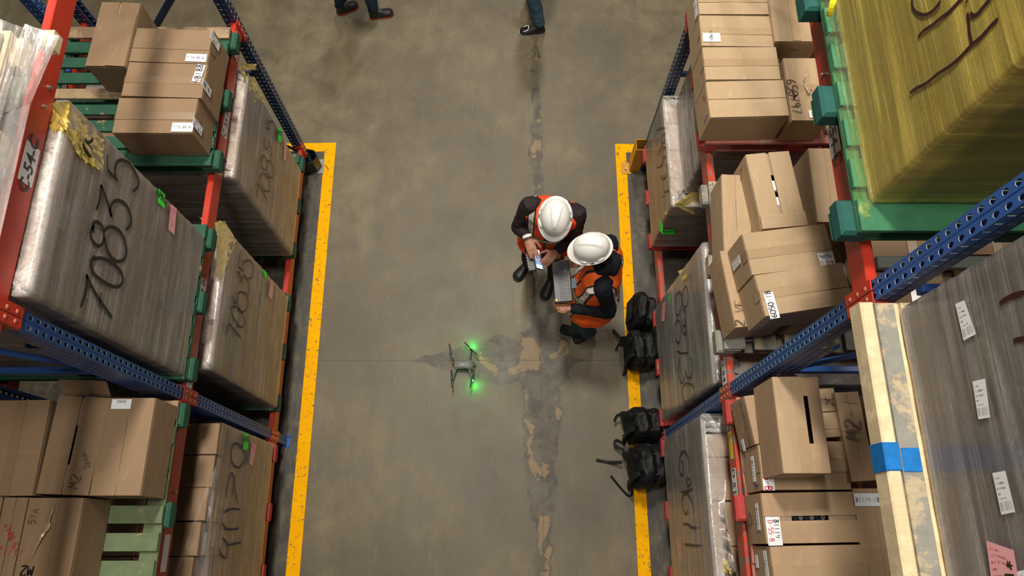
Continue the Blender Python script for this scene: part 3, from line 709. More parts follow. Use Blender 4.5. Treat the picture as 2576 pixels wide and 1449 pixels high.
# ------------------------------------------------------------------ stretch-wrapped loads
_cm = {}
def carton_mesh(a, b, c, tag):
    key = (round(a, 3), round(b, 3), round(c, 3), tag)
    if key not in _cm:
        mb = MB(); mb.box((0, 0, 0), (a, b, c), None, 0, .004)
        me = bpy.data.meshes.new('carton'); me.from_pydata([tuple(v) for v in mb.v], [], mb.f); me.materials.append(M[tag]); me.update(); _cm[key] = me
    return _cm[key]
def wrapped_load(label, side, x0, y0, y1, z0, z1, nz, ny, fm='film', depth=1.10, mat='kraft3', lab='print_dim', lean=0, skip=(), wrap_top=.12, seed=1, amp=.004, filmz=(None, None), labs=True, group=None, dens_top=.75, lap_on=True):
    sx = SX[side]; rnd = random.Random(seed)
    t = thing('wrapped_load', label, 'wrapped boxes', (x0+sx*depth/2, (y0+y1)/2, z0), 0, group)
    hz = (z1-z0)/nz; wy = (y1-y0)/ny; nx = 3; dx = depth/nx
    inv = INV[t.name]; nrm = Vector((-sx, 0, 0))
    for iz in range(nz):
        off = lean*iz
        for iy in range(ny):
            for ix in range(nx):
                if 0 < iz < nz-1 and 0 < iy and ix > 0: continue
                if (ix, iy, iz) in skip: continue
                me = carton_mesh(dx-.004, wy-(.009 if fm == 'film_yel' else .005), hz-(.006 if fm == 'film_yel' else .003), mat)
                o = bpy.data.objects.new('carton', me); COL.objects.link(o); o.parent = t
                c = Vector((x0+sx*(dx*(ix+.5)+off+rnd.uniform(0, .009)), y0+wy*(iy+.5)+rnd.uniform(-.002, .002), z0+hz*(iz+.5)))
                o.location = inv @ c; o.rotation_euler = (0, 0, rnd.uniform(-.006, .006))
                if labs and ix == 0 and rnd.random() < .8:
                    mb = MB(); lw, lh = .125, .055
                    yy = rnd.choice((-.25, .2))*wy*.5; q = Vector((-sx*(dx/2-.0005), yy, rnd.uniform(-.1, .1)*hz)); ex = Vector((0, 1 if side == 'L' else -1, 0))*lw/2; ez = Vector((0, 0, 1))*lh/2; n_ = nrm*.0012
                    mb.quad(q-ex-ez+n_, q+ex-ez+n_, q+ex+ez+n_, q-ex+ez+n_, 0, True)
                    finish('sticker', mb, lab, o)
                if labs and iy == 0 and rnd.random() < .5:
                    mb = MB(); q = Vector((0, -(wy/2-.0005), 0)); ex = Vector((.06, 0, 0)); ez = Vector((0, 0, .027)); n_ = Vector((0, -.0012, 0))
                    mb.quad(q-ex-ez+n_, q+ex-ez+n_, q+ex+ez+n_, q-ex+ez+n_, 0, True)
                    finish('sticker', mb, lab, o)
    # the film: a closed sleeve with wrap lines and folds, lapped over the top
    fz0 = z0+.003 if filmz[0] is None else filmz[0]; fz1 = z1+.004 if filmz[1] is None else filmz[1]
    lap = lap_on
    xa, xb = sorted((x0-sx*.004, x0+sx*(depth+.004))); ya, yb = y0-.006, y1+.006; R = .018
    per = []
    def seg(ax, ay, bx, by, n):
        for i in range(n): per.append((ax+(bx-ax)*i/n, ay+(by-ay)*i/n))
    def arc(cx, cy, a0):
        for i in range(4): a = a0+PI/2*i/4; per.append((cx+R*math.cos(a), cy+R*math.sin(a)))
    seg(xa+R, ya, xb-R, ya, 26); arc(xb-R, ya+R, -PI/2); seg(xb, ya+R, xb, yb-R, 26); arc(xb-R, yb-R, 0)
    seg(xb-R, yb, xa+R, yb, 10); arc(xa+R, yb-R, PI/2); seg(xa, yb-R, xa, ya+R, 26); arc(xa+R, ya+R, PI)
    n = len(per); cx, cy = (xa+xb)/2, (ya+yb)/2; rings = []; dens = []
    nr = 40; sd = seed*3.7
    for i in range(nr+1):
        z = fz0+(fz1-fz0)*i/nr; ring = []
        tt = max(0, (z-z0)/(z1-z0)); of = max(0, lean*(nz*tt-1))
        for (px, py) in per:
            nx_, ny_ = 0, 0
            if px < xa+R: nx_ = -1
            if px > xb-R: nx_ = 1
            if py < ya+R: ny_ = -1
            if py > yb-R: ny_ = 1
            L = math.hypot(nx_, ny_) or 1
            w1 = noise.noise(Vector((px*2.2+sd, py*2.2+z*1.4, z*26)))
            w2 = noise.noise(Vector((px*9, py*9+sd, z*9)))
            tuck = -.012*max(0, 1-(z-fz0)/.05) if fz0 < z0 else 0
            dsp = amp*(.55+w1*.8)+amp*.5*w2+tuck
            ring.append(Vector((px+nx_/L*dsp+sx*of, py+ny_/L*dsp, z)))
            dv = .08+max(0, w1)*.35
            if z < z0+.03: dv += .25
            if lap and z > z1-.09: dv += .35*dens_top*(z-(z1-.09))/.09
            dens.append(dv)
        rings.append(ring)
    if lap:
        for k, s in enumerate((.02, .05, .085, wrap_top, wrap_top+.03)):
            ring = []
            for (px, py) in per:
                dxm = (cx-px); dym = (cy-py); s1 = s*(1+.35*noise.noise(Vector((px*3+sd, py*3, k))))
                ax = max(-abs(dxm), min(abs(dxm), math.copysign(min(s1, abs(dxm)), dxm))) if abs(abs(px-cx)-(xb-xa)/2) < R else 0
                ay = math.copysign(min(s1, abs(dym)), dym) if abs(abs(py-cy)-(yb-ya)/2) < R else 0
                h_ = z1+.006+.016*abs(noise.noise(Vector((px*24, py*24+sd, k*1.7))))+(.0 if k else .0)
                ring.append(Vector((px+ax+sx*lean*nz, py+ay, h_)))
                dens.append((.65+.5*noise.noise(Vector((px*15, py*15, k+sd))))*dens_top*(1, 1, .85, .5, .2)[k])
            rings.append(ring)
    mb = MB(); mb.ring_loft(rings, 0, False); mb.dens = [max(0, d) for d in dens]; mb.smooth = True
    part('stretch_film', mb, fm, t)
    return t
def drape(parent, quad, mat='film_yel', n=12, amp=.012, seed=0, dens=.5, name='film_scrap', nrm=None, torn=True):
    """crumpled piece of film over a surface, quad = 4 real points"""
    a, b, c, d = [Vector(q) for q in quad]; N_ = (b-a).cross(d-a).normalized() if nrm is None else Vector(nrm)
    mb = MB(); pts = []; ds = []
    for i in range(n+1):
        for j in range(n+1):
            s, t = i/n, j/n
            p = (a*(1-s)+b*s)*(1-t)+(d*(1-s)+c*s)*t
            h = noise.noise(Vector((s*7+seed, t*4, seed)))+.5*noise.noise(Vector((s*17, t*11+seed, 1)))
            e = min(s, 1-s, t, 1-t)
            if torn and e < .01: p = p+(a+b+c+d-p*4)*.06*abs(noise.noise(Vector((s*9+seed, t*9, 5))))*4
            pts.append(p+N_*(abs(h)*amp+.002)); ds.append(dens*(.6+.6*abs(h)))
    mb.add(pts)
    for i in range(n):
        for j in range(n): q = i*(n+1)+j; mb.face((q, q+n+1, q+n+2, q+1))
    mb.dens = ds; mb.smooth = True
    return part(name, mb, mat, parent)
def tag_on(parent, quad, mat, txt=None, nrm=(1, 0, 0), ex=None, tsize=.03, tm='ink', name='paper_tag', lines=0):
    mb = MB(); a, b, c, d = [Vector(q) for q in quad]; n_ = Vector(nrm)*.001
    mb.quad(a+n_, b+n_, c+n_, d+n_, 0, True); l = part(name, mb, mat, parent)
    if txt:
        q = MB(); e = (b-a).normalized(); f = n_.cross(e).normalized()
        put_font(q, txt, (a+b)/2*.38+(c+d)/2*.62+n_*1.8, e, f, tsize, .03)
        for i in range(lines): 
            o = (a+b)/2*(.8-.16*i)+(c+d)/2*(.2+.16*i)+n_*1.8; q.quad(o-e*tsize*1.1-f*.0025, o+e*tsize*(.6+.3*(i % 2))-f*.0025, o+e*tsize*(.6+.3*(i % 2))+f*.0025, o-e*tsize*1.1+f*.0025)
        part('lettering', q, tm, l)
    return l
def yz(x, y, z): return (x, y, z)
def tag_rect(parent, side, x, y, z, w, h, mat, **k):
    """upright paper on a load's aisle face; w along the aisle, h up, seen from the aisle"""
    s = 1 if side == 'L' else -1; nrm = (s, 0, 0)
    q = [(x, y-s*w/2, z-h/2), (x, y+s*w/2, z-h/2), (x, y+s*w/2, z+h/2), (x, y-s*w/2, z+h/2)]
    return tag_on(parent, q, mat, nrm=nrm, **k)

# ===== left rack, level A
pallet('green pallet on the floor beam of the left rack under the farther wrapped 70835 stack', 'L', -1.80, 2.28, 3.22, .54, 'green_wood', depth=1.15)
pallet('green pallet on the floor beam of the left rack under the nearer wrapped 70835 stack', 'L', -1.80, .98, 1.94, .54, 'green_wood', depth=1.15)
w1 = wrapped_load('film-wrapped 70835 stack on the left floor beam, farthest of the left stacks', 'L', -1.80, 2.27, 3.06, .54, 1.93, 6, 3, seed=3, group='wrapped stacks marked 70835')
w2 = wrapped_load('film-wrapped 70835 stack on the left floor beam, beside the sign C 54 B', 'L', -1.80, 1.0, 1.90, .54, 1.90, 6, 3, seed=5, group='wrapped stacks marked 70835')
S1 = (300, 140), 2.898
T = lambda o, s, x, L: [trace(o, s, p, x=x) for p in L]
XL = -1.789
marker(w1, T(*S1, XL, [[(1012, 925), (1008, 980), (1002, 1030)], [(1014, 928), (1040, 980), (1085, 1065)], [(1062, 985), (1050, 1060)],
  [(1045, 855), (1028, 890), (1040, 940), (1065, 985), (1090, 990), (1100, 960), (1095, 915), (1070, 870), (1045, 850)],
  [(1050, 728), (1035, 770), (1045, 820), (1068, 832), (1080, 795), (1070, 745), (1048, 726)], [(1072, 790), (1078, 850), (1105, 890), (1125, 870), (1120, 810), (1100, 765), (1075, 780)],
  [(1064, 588), (1056, 640), (1068, 680), (1085, 668), (1088, 618), (1105, 660), (1114, 700), (1104, 735)],
  [(1080, 462), (1075, 520), (1098, 540)], [(1098, 540), (1090, 500), (1105, 478), (1130, 490), (1142, 540), (1134, 605)]]), .011, 'ink', (1, 0, 0), 3)
S2 = (560, 620), 5.575
marker(w2, T(*S2, XL, [[(95, 1070), (70, 1150), (52, 1235)], [(95, 1075), (160, 1160), (260, 1280)], [(155, 1160), (130, 1290)],
  [(150, 830), (118, 900), (150, 990), (200, 1070), (260, 1135), (305, 1100), (305, 1020), (270, 930), (200, 850), (145, 832)],
  [(210, 700), (230, 650), (275, 640), (330, 670), (355, 750), (345, 860), (290, 920), (240, 890), (215, 800), (212, 700)], [(150, 690), (160, 770), (190, 800), (205, 740)],
  [(200, 365), (230, 360), (255, 430), (262, 510), (285, 430), (310, 410), (355, 480), (375, 580), (350, 685)],
  [(255, 50), (220, 265), (265, 310), (288, 365)], [(288, 365), (290, 250), (330, 205), (385, 195), (425, 260), (420, 390), (385, 455), (365, 430)]]), .012, 'ink', (1, 0, 0), 3)
def Q(pts, **pl): return [at(u, v, **pl) for u, v in pts]
tag_on(w1, Q([(699, 355), (708, 358), (709, 325), (700, 318)], x=XL), 'green_paper', 'APRO', nrm=(1, 0, 0), tsize=.05)
tag_on(w1, Q([(713, 400), (719, 407), (721, 362), (716, 350)], x=XL), 'print_pink', nrm=(1, 0, 0))
tag_on(w2, Q([(661, 680), (669, 707), (672, 687), (662, 676)], x=XL), 'green_paper', nrm=(1, 0, 0))
tag_on(w2, Q([(675, 744), (684, 755), (688, 712), (680, 703)], x=XL), 'print_pink', nrm=(1, 0, 0))
drape(w1, [at(604, 165, x=XL), at(640, 195, x=XL), at(672, 262, x=XL), at(640, 258, x=XL)], seed=2, amp=.03)
drape(w1, [at(606, 158, x=XL), at(650, 160, x=XL+.03), at(648, 178, x=XL+.02), at(612, 176, x=XL)], seed=9, amp=.035)
drape(w2, [at(541, 560, x=XL), at(566, 556, x=XL), at(597, 604, x=XL), at(552, 715, x=XL)], seed=4, amp=.012, dens=.55, torn=False)
drape(w2, [at(500, 545, z=1.925), at(566, 556, z=1.925), at(541, 566, z=1.925), at(505, 552, z=1.925)], seed=6, amp=.02)

# ===== left rack, level B (bay 54)
pallet('dark green pallet on the middle left beam holding four cartons, beside the far upright', 'L', -1.79, 2.19, 3.20, 2.247, 'green_wood', nb=9, raw=(4, 8), inset=.03)
pallet('green pallet on the middle left beam under the large wrapped 70835 stack', 'L', -1.77, .862, 1.79, 2.247, 'green_wood', nb=8)
w3 = wrapped_load('largest film-wrapped stack marked 70835, on the middle left beam with yellow film on its corner', 'L', -1.80, .885, 1.715, 2.25, 3.655, 6, 3, fm='film', seed=11, amp=.005, dens_top=1.0, wrap_top=.2, group='wrapped stacks marked 70835')
S3 = (0, 480), 2.994; S4 = (180, 380), 7.245; XB = -1.7875
marker(w3, T(*S3, XB, [[(652, 628), (655, 700), (640, 790), (608, 878)], [(652, 628), (700, 740), (770, 850), (845, 955)], [(765, 765), (745, 885)],
  [(715, 490), (690, 530), (690, 590), (722, 640), (790, 690), (860, 722), (905, 715), (926, 670), (910, 610), (870, 560), (810, 520), (755, 508), (700, 514)],
  [(785, 350), (800, 420), (830, 490), (880, 530), (930, 520), (950, 470), (945, 400), (920, 330), (880, 285), (840, 272), (805, 282), (782, 310)]])
  + T(*S3, XB, [[(715, 260), (685, 300), (685, 350), (710, 395), (745, 415), (775, 395), (783, 345), (775, 280), (745, 240), (708, 238), (698, 265), (705, 320)]])
  + T(*S4, XB, [[(452, 1080), (505, 920), (535, 720), (538, 610)], [(538, 610), (600, 780), (670, 980), (735, 1215)], [(730, 1200), (705, 1080), (750, 950), (840, 900), (950, 940), (1040, 1060), (1080, 1220), (1070, 1350), (1000, 1435)],
  [(658, 60), (655, 340)], [(655, 345), (740, 430), (845, 540)], [(805, 480), (790, 340), (820, 220), (900, 165), (1020, 195), (1090, 265), (1160, 390), (1215, 520), (1205, 650), (1120, 745)]]), .017, 'ink', (1, 0, 0), 4)
tag_on(w3, Q([(396, 508), (413, 525), (415, 490), (397, 473)], x=XB), 'green_paper', 'APRO', nrm=(1, 0, 0), tsize=.05)
tag_on(w3, Q([(423, 577), (438, 591), (444, 524), (429, 515)], x=XB), 'print_pink', nrm=(1, 0, 0))
drape(w3, [at(132, 262, x=XB), at(176, 253, x=XB), at(265, 352, x=XB), at(262, 440, x=XB)], seed=4, amp=.02, dens=.5, torn=False)
drape(w3, [at(128, 250, z=3.68), at(176, 253, z=3.68), at(168, 330, z=3.68), at(120, 330, z=3.68)], seed=8, amp=.03, dens=.6)
drape(w3, [at(150, 300, x=XB+.01), at(200, 330, x=XB+.01), at(262, 436, x=XB+.01), at(205, 400, x=XB+.01)], seed=12, amp=.03, dens=.6)
marker(w3, T((0, 0), 2.994, XB+.012, [[(640, 1045), (660, 1075), (690, 1060), (700, 1040)], [(620, 1080), (650, 1130), (680, 1180), (650, 1150), (625, 1100)], [(665, 1085), (695, 1130)]]), .014, 'ink', (1, 0, 0))
g4 = 'cartons marked 48188 on the dark green pallet'
ZB = 2.515
carton('nearest of the three side-by-side cartons with 48188 stickers on the dark green pallet', ((298, 246.3), (281.5, 334), (484, 335.4)), ZB, .265, g4, mat='kraft_dimmed',
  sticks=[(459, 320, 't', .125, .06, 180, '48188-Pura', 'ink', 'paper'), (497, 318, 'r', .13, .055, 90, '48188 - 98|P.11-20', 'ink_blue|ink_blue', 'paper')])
carton('middle carton of the three marked 48188, creased top flaps and a torn seam', ((322.8, 155.7), (304.4, 241), (507, 247)), ZB, .265, g4, mat='kraft_dimmed', gap=.007, tilt=1.5,
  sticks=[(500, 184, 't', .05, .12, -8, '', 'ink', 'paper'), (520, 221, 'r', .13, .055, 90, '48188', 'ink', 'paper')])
carton('farthest of the three cartons marked 48188, at the pallet edge by the blue far upright', ((345, 70), (324, 154), (521, 161)), ZB, .265, g4, mat='kraft_dimmed',
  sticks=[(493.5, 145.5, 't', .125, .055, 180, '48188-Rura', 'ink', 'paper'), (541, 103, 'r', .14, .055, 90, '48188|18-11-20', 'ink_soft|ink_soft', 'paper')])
q = carton('carton alone on the left end of the dark green pallet, top flaps half open', ((262, 5), (213.8, 165.3), (315.6, 168.7)), ZB+.005, .268, None, mat='kraft_dimmed', seam='y', gap=.014, tape=False, tilt=3)
q[5](q[2]*.50, q[2]-.004, .0, q[3]*.80, q[4]+.003, 'x1', 2.5, M['kraft_dimmed'], .004)
for u, v, t_ in ((499, 184, '48188'),):
    O = at(u, v, z=ZB+.0075); mb = MB(); put_hand(mb, t_, O, (0.05, 1, 0), (-1, .05, 0), .036, .005)
    part('lettering', mb, 'ink', [o for o in bpy.data.objects if o.get('label', '').startswith('middle carton')][0])

# ===== left rack, level C: pallet load whose corner reaches the picture
pl = pallet('raw pine pallet wrapped in film on the top left beam', 'L', -1.87, .90, 1.85, 3.94, 'raw_wood', nb=7, along='y')
mb = MB(); mb.box((-1.785, 1.85, 3.862), (.05, .075, .085), None, 0, .015); part('block', mb, 'raw_wood', pl)
w4 = wrapped_load('bulky film-wrapped stack on the raw pine pallet at the top left edge of view', 'L', -1.93, .92, 1.82, 3.945, 5.0, 4, 2, fm='film', seed=21, amp=.02, mat='kraft3', depth=.95)
drape(w4, [Vector((-1.84, .92, 3.955)), Vector((-1.825, 1.84, 3.955)), Vector((-1.95, 1.84, 4.06)), Vector((-1.95, .92, 4.06))], 'film', 16, .02, 3, .22, 'stretch_film', None, False)

for A_, B_, C_, D_, sd_ in ((at(0, 600, z=3.87), at(77, 262, z=3.87), Vector((-1.86, 1.45, 3.958)), Vector((-1.87, .95, 3.958)), 3), (at(77, 262, z=3.87), at(150, 92, z=3.90), Vector((-1.83, 1.86, 3.958)), Vector((-1.86, 1.45, 3.958)), 9)):
    drape(w4, [A_, B_, C_, D_], 'film_thick', 14, .012, sd_, .22, 'stretch_film', (.5, 0, .8), False)
# ===== left rack, bay 55
pallet('red pallet on the left floor beam, under the stack marked with a ring', 'L', -1.79, -.28, .72, .54, 'red_wood', depth=1.15)
w5 = wrapped_load('film-wrapped stack of small cartons marked with dark strokes and a ring, bottom left floor beam', 'L', -1.80, -.27, .715, .54, 1.62, 7, 5, seed=31, amp=.004, dens_top=.0, mat='kraft_dimmed', wrap_top=.03, lap_on=False)
for o in list(w5.children):
    if o.name.startswith('carton') and (o.location.z > .45):
        i = round((o.location.y+.4)/.2); o.location.x -= .02*max(0, (3-i))
X5 = -1.7885; S5 = (440, 1040), 3.542
marker(w5, T(*S5, X5, [[(550, 262), (510, 300), (498, 370), (515, 440), (550, 482), (595, 465), (628, 385), (620, 340), (580, 280), (530, 265)],
  [(455, 755), (470, 640), (505, 530), (530, 590), (535, 680), (560, 800)], [(540, 550), (520, 640), (512, 735)],
  [(440, 885), (480, 862), (530, 850), (585, 858)], [(425, 975), (450, 1020), (500, 1035), (570, 1025)],
  [(425, 1108), (460, 1150), (470, 1175), (520, 1165), (592, 1148)], [(467, 1170), (465, 1240), (463, 1295)], [(397, 1205), (410, 1260), (455, 1292)]]), .014, 'ink_navy', (1, 0, 0), 3)
tag_on(w5, Q([(611, 1131), (624, 1130), (625, 1090), (615, 1088)], x=X5), 'green_paper', 'APRO', nrm=(1, 0, 0), tsize=.05)
tag_on(w5, Q([(626, 1164), (635, 1174), (644, 1121), (634, 1113)], x=X5), 'print_pink', nrm=(1, 0, 0))
drape(w5, [at(440, 1449, z=1.63), at(497, 1280, z=1.63), at(545, 1170, z=1.63), at(530, 1449, x=X5)], 'film', 14, .03, 3, .04, 'stretch_film', None, False)
# level B bay 55
pallet('pale green pallet with open slats on the middle left beam, at the bottom left', 'L', -1.785, -.45, .735, 2.247, 'green_pale', 'green_wood', nb=9, raw=(8,))
g5 = 'cartons on the pale green slatted pallet'
carton('big plain carton with a 26562 sticker beside the near left upright', ((278.4, 1000.5), (224.4, 1246.9), (352.7, 1246.9)), ZB, .265, g5, seam='y', tape=False, gap=.002, mat='kraft_dimmed',
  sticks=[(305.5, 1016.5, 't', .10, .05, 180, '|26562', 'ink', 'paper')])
q = carton('carton written M2 with its far flap standing up, left of the 26562 carton', ((156, 996), (89.4, 1242), (222, 1247)), ZB, .265, g5, seam='y', tape=False, gap=.012, open_=False, tilt=4, mat='kraft_dimmed')
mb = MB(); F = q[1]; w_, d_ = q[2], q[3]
mb.box((w_*.45, d_+.035, .265+.018), (w_*.95, .004, .10), F @ Matrix.Translation((0, d_, .25)) @ Matrix.Rotation(-.75, 4, 'X') @ Matrix.Translation((0, -d_, -.25))); part('flap', mb, 'kraft_dimmed', q[0])
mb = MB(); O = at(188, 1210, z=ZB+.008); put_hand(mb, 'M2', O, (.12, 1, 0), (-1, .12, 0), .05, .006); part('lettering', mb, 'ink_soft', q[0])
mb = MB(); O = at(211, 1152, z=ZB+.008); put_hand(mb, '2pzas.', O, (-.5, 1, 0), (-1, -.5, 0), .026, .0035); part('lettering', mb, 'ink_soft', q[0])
carton('scuffed carton with a crinkled tape seam, left of the carton with the raised flap', ((2, 1007), (-60, 1249), (82, 1246.9)), ZB, .265, g5, seam='y', tape=True, gap=.003, mat='kraft_dimmed')
q = carton('carton written 5YA and M2 in the near row beside the empty green slats', ((80, 1252), (20, 1520), (163, 1520)), ZB, .265, g5, seam='y', tape=True, gap=.003, mat='kraft_dimmed')
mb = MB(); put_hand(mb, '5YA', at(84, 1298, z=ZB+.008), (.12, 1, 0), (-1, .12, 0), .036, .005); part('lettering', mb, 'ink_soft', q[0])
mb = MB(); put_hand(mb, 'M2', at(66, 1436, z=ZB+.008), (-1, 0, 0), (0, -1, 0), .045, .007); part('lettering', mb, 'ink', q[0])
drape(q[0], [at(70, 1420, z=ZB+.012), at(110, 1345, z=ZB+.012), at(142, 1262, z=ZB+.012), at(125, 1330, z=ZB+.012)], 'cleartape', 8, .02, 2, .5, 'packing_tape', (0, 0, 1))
q = carton('carton with faint red handwriting at the left edge of the near row', ((20, 1251), (-45, 1520), (17, 1520)), ZB-.003, .262, g5, seam='y', tape=False, gap=.003, mat='kraft_dimmed')
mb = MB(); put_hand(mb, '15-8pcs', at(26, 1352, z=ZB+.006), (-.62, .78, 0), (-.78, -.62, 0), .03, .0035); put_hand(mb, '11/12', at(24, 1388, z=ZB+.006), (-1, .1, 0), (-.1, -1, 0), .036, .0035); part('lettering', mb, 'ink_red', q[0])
carton('darker carton behind the red-written one, cut by the left picture edge', ((-55, 1250), (-130, 1520), (-49, 1520)), ZB-.03, .235, g5, seam='y', tape=False, mat='kraft_dimmed')
carton('tall carton behind the crinkled tape carton, at the far left picture edge', ((-130, 1012), (-200, 1249), (-64, 1249)), ZB-.01, .255, g5, seam='y', tape=True, mat='kraft_dimmed')

# ===== right rack, level A
XR = 1.215
pallet('red pallet on the right floor beam, behind the yellow guard', 'R', 1.20, 2.36, 3.31, .525, 'red_wood', depth=1.15)
w6 = wrapped_load('film-wrapped stack marked 19921 on a red pallet beside the yellow guard', 'R', 1.215, 2.36, 3.30, .525, 1.30, 4, 4, seed=41, amp=.004, mat='kraft3')
w7b = wrapped_load('smaller clear-wrapped block of cartons on top of the stack marked 19921, under the red pallet', 'R', 1.315, 2.45, 3.24, 1.335, 1.86, 2, 3, fm='film', seed=43, amp=.008, mat='kraft2', dens_top=.6, labs=False, filmz=(1.337, None))
S6 = (1630, 300), 6.586
marker(w6, T(*S6, 1.204, [[(130, 190), (205, 152), (280, 140)], [(185, 60), (188, 220)],
  [(278, 225), (240, 280), (222, 360), (240, 405), (275, 350), (285, 250), (278, 225)], [(230, 400), (232, 430), (190, 510), (150, 600)],
  [(280, 460), (240, 500), (232, 590), (255, 645), (290, 600), (295, 500), (275, 455)], [(262, 645), (245, 690), (200, 780), (135, 805)],
  [(285, 735), (310, 790), (305, 900), (265, 980), (230, 985), (205, 920)], [(240, 990), (240, 1100), (232, 1235)], [(210, 1295), (265, 1265)], [(303, 1020), (330, 1170)], [(262, 1225), (300, 1190), (350, 1195)]]), .012, 'ink_brown', (-1, 0, 0), 3)
tag_on(w6, Q([(1659, 580), (1668, 590), (1668, 566), (1658, 548)], x=1.195), 'green_paper', nrm=(-1, 0, 0))
q4 = Q([(1668, 589), (1697, 589), (1699, 578), (1670, 577)], y=2.35); tag_on(w6, q4, 'green_paper', 'BADO', nrm=(0, -1, 0), tsize=.045)
drape(w7b, [at(1692, 410, x=1.29), at(1702, 408, x=1.30), at(1715, 508, x=1.30), at(1672, 540, x=1.198)], seed=14, amp=.012, dens=.5, torn=False)
drape(w7b, [at(1696, 514, y=2.343), at(1740, 482, y=2.43), at(1756, 484, y=2.43), at(1745, 540, y=2.343)], seed=15, amp=.012, dens=.45, torn=False, nrm=(0, -1, 0))
for k, (u, v) in enumerate(((1698, 467), (1699, 478), (1703, 468))):
    mb = MB(); o = at(u, v, x=1.275); mb.tube([o, o+Vector((-.001, 0, 0))], .011, 8); part('dot_mark', mb, 'ink_red' if k < 2 else 'ink_blue', w7b)
pallet('red pallet on the right floor beam beside the two farther backpacks', 'R', 1.195, .86, 1.80, .525, 'red_wood', depth=1.15)
w8 = wrapped_load('film-wrapped stack scribbled with big loops on the right floor beam beside the two farther backpacks', 'R', 1.205, .90, 1.80, .525, 1.93, 5, 3, fm='film_thick', seed=51, amp=.005, mat='kraft3', lean=.008)
S8 = (1640, 640), 3.45
marker(w8, [[p+Vector((.03*max(0, min(1, (p.z-.8)/1.1)), 0, 0)) for p in st] for st in T(*S8, 1.192, [[(265, 275), (240, 340), (245, 430), (265, 458), (285, 400), (280, 300), (265, 272)], [(215, 320), (190, 370), (188, 480), (205, 530), (235, 450), (235, 350), (212, 322)],
  [(245, 480), (270, 500), (268, 600), (250, 620), (240, 560)], [(235, 620), (255, 690), (275, 660), (265, 560)], [(210, 560), (185, 620), (195, 740), (220, 765), (232, 690), (228, 600), (208, 565)],
  [(200, 835), (240, 858), (290, 850)], [(285, 670), (295, 850)], [(245, 760), (248, 850)], [(305, 880), (325, 960), (318, 1050), (290, 1070), (265, 1000)], [(225, 900), (215, 1000), (230, 1100), (250, 1115), (265, 1050)],
  [(275, 1115), (250, 1170), (262, 1260), (295, 1290), (330, 1250), (340, 1165), (310, 1125), (272, 1118)]])], .011, 'ink', (-1, 0, 0), 3)
tag_on(w8, Q([(1664, 809), (1672, 808), (1675, 758), (1666, 764)], x=1.195), 'print_pink', nrm=(-1, 0, 0))
tag_on(w8, Q([(1680, 766), (1686, 762), (1688, 740), (1681, 746)], x=1.205), 'green_paper', nrm=(-1, 0, 0))
drape(w8, [Vector((1.195, 1.70, 1.45)), Vector((1.205, 1.825, 1.35)), Vector((1.30, 1.83, 1.97)), Vector((1.25, 1.70, 1.95))], seed=16, amp=.03, dens=.6)

# ===== right rack, level A bay 55
pallet('red pallet on the right floor beam in front of the near right upright', 'R', 1.19, -.30, .755, .525, 'red_wood', depth=1.15)
w9 = wrapped_load('film-wrapped stack marked 69611 on a red pallet in front of the near right upright', 'R', 1.20, -.28, .745, .525, 1.70, 5, 4, fm='film_thick', seed=61, amp=.005, mat='kraft3', lean=.0, wrap_top=.10, dens_top=.6)
S9 = (1660, 1060), 3.725
marker(w9, T(*S9, 1.188, [[(270, 490), (272, 380), (245, 300), (210, 283), (182, 350), (182, 450), (205, 512), (218, 470), (215, 400), (197, 372)],
  [(255, 520), (250, 570), (265, 610), (285, 570), (262, 520)], [(195, 662), (250, 655), (298, 632)], [(318, 865), (300, 760), (262, 690), (222, 680), (205, 760), (225, 850), (245, 872), (258, 820)],
  [(215, 962), (260, 968), (290, 995), (340, 998)], [(225, 1150), (290, 1162), (368, 1165)]]), .016, 'ink', (-1, 0, 0), 3)
tag_on(w9, Q([(1707, 1400), (1716, 1412), (1713, 1350), (1703, 1349)], x=1.195), 'print_pink', nrm=(-1, 0, 0))
tag_on(w9, Q([(1716, 1449), (1728, 1449), (1722, 1422), (1713, 1421)], x=1.2), 'green_paper', 'APRO', nrm=(-1, 0, 0), tsize=.04)
drape(w9, [at(1750, 1345, x=1.24), at(1792, 1350, x=1.24), at(1840, 1449, x=1.25), at(1785, 1449, x=1.22)], seed=18, amp=.05, dens=.55)
# ===== right rack, level B
ZR = 2.595; PT = 2.327
def dots(q, L, plane):
    t, F, w, d, h = q[:5]
    P0 = F @ Vector((-.0056, 0, 0)); nrm = F.to_3x3() @ Vector((-1, 0, 0))
    for (u, v, m) in L:
        a, b = u-1288, v-724.5; a, b = a*math.cos(ROLL)+b*math.sin(ROLL), -a*math.sin(ROLL)+b*math.cos(ROLL)
        dd = _r*a-_u*b+_w*FPX; O = CAM+dd*((P0-CAM).dot(nrm)/dd.dot(nrm))
        mb = MB(); e = F.to_3x3() @ Vector((0, 1, 0)); k = mb.add([O+nrm*.0008+e*.007*math.cos(i)+Vector((0, 0, .014))*math.sin(i) for i in [2*PI*j/10 for j in range(10)]]); mb.face([k+i for i in range(10)])
        part('dot_mark', mb, m, t)
pallet('red pallet with faded boards on the middle right beam by the far upright', 'R', 1.18, 2.30, 3.32, PT, 'pink_wood', 'red_wood', nb=7)
gR = 'cartons in the front row of the far red pallet'
q = carton('nearest front-row carton on the far red pallet, red and blue dots on its end', ((1774, 205.5), (1787.3, 295.7), (1986, 290.7)), ZR, .265, gR, mat='kraft2', tape=False)
dots(q, [(1769, 243, 'ink_red'), (1773, 247, 'ink_red'), (1777, 294, 'ink_blue'), (1772.5, 304, 'ink_blue')], 'l')
carton('second carton of the front row on the far red pallet, sticker-free with a taped seam', ((1769, 118.6), (1775.6, 200.5), (1964.4, 199.5)), ZR, .265, gR, mat='kraft2')
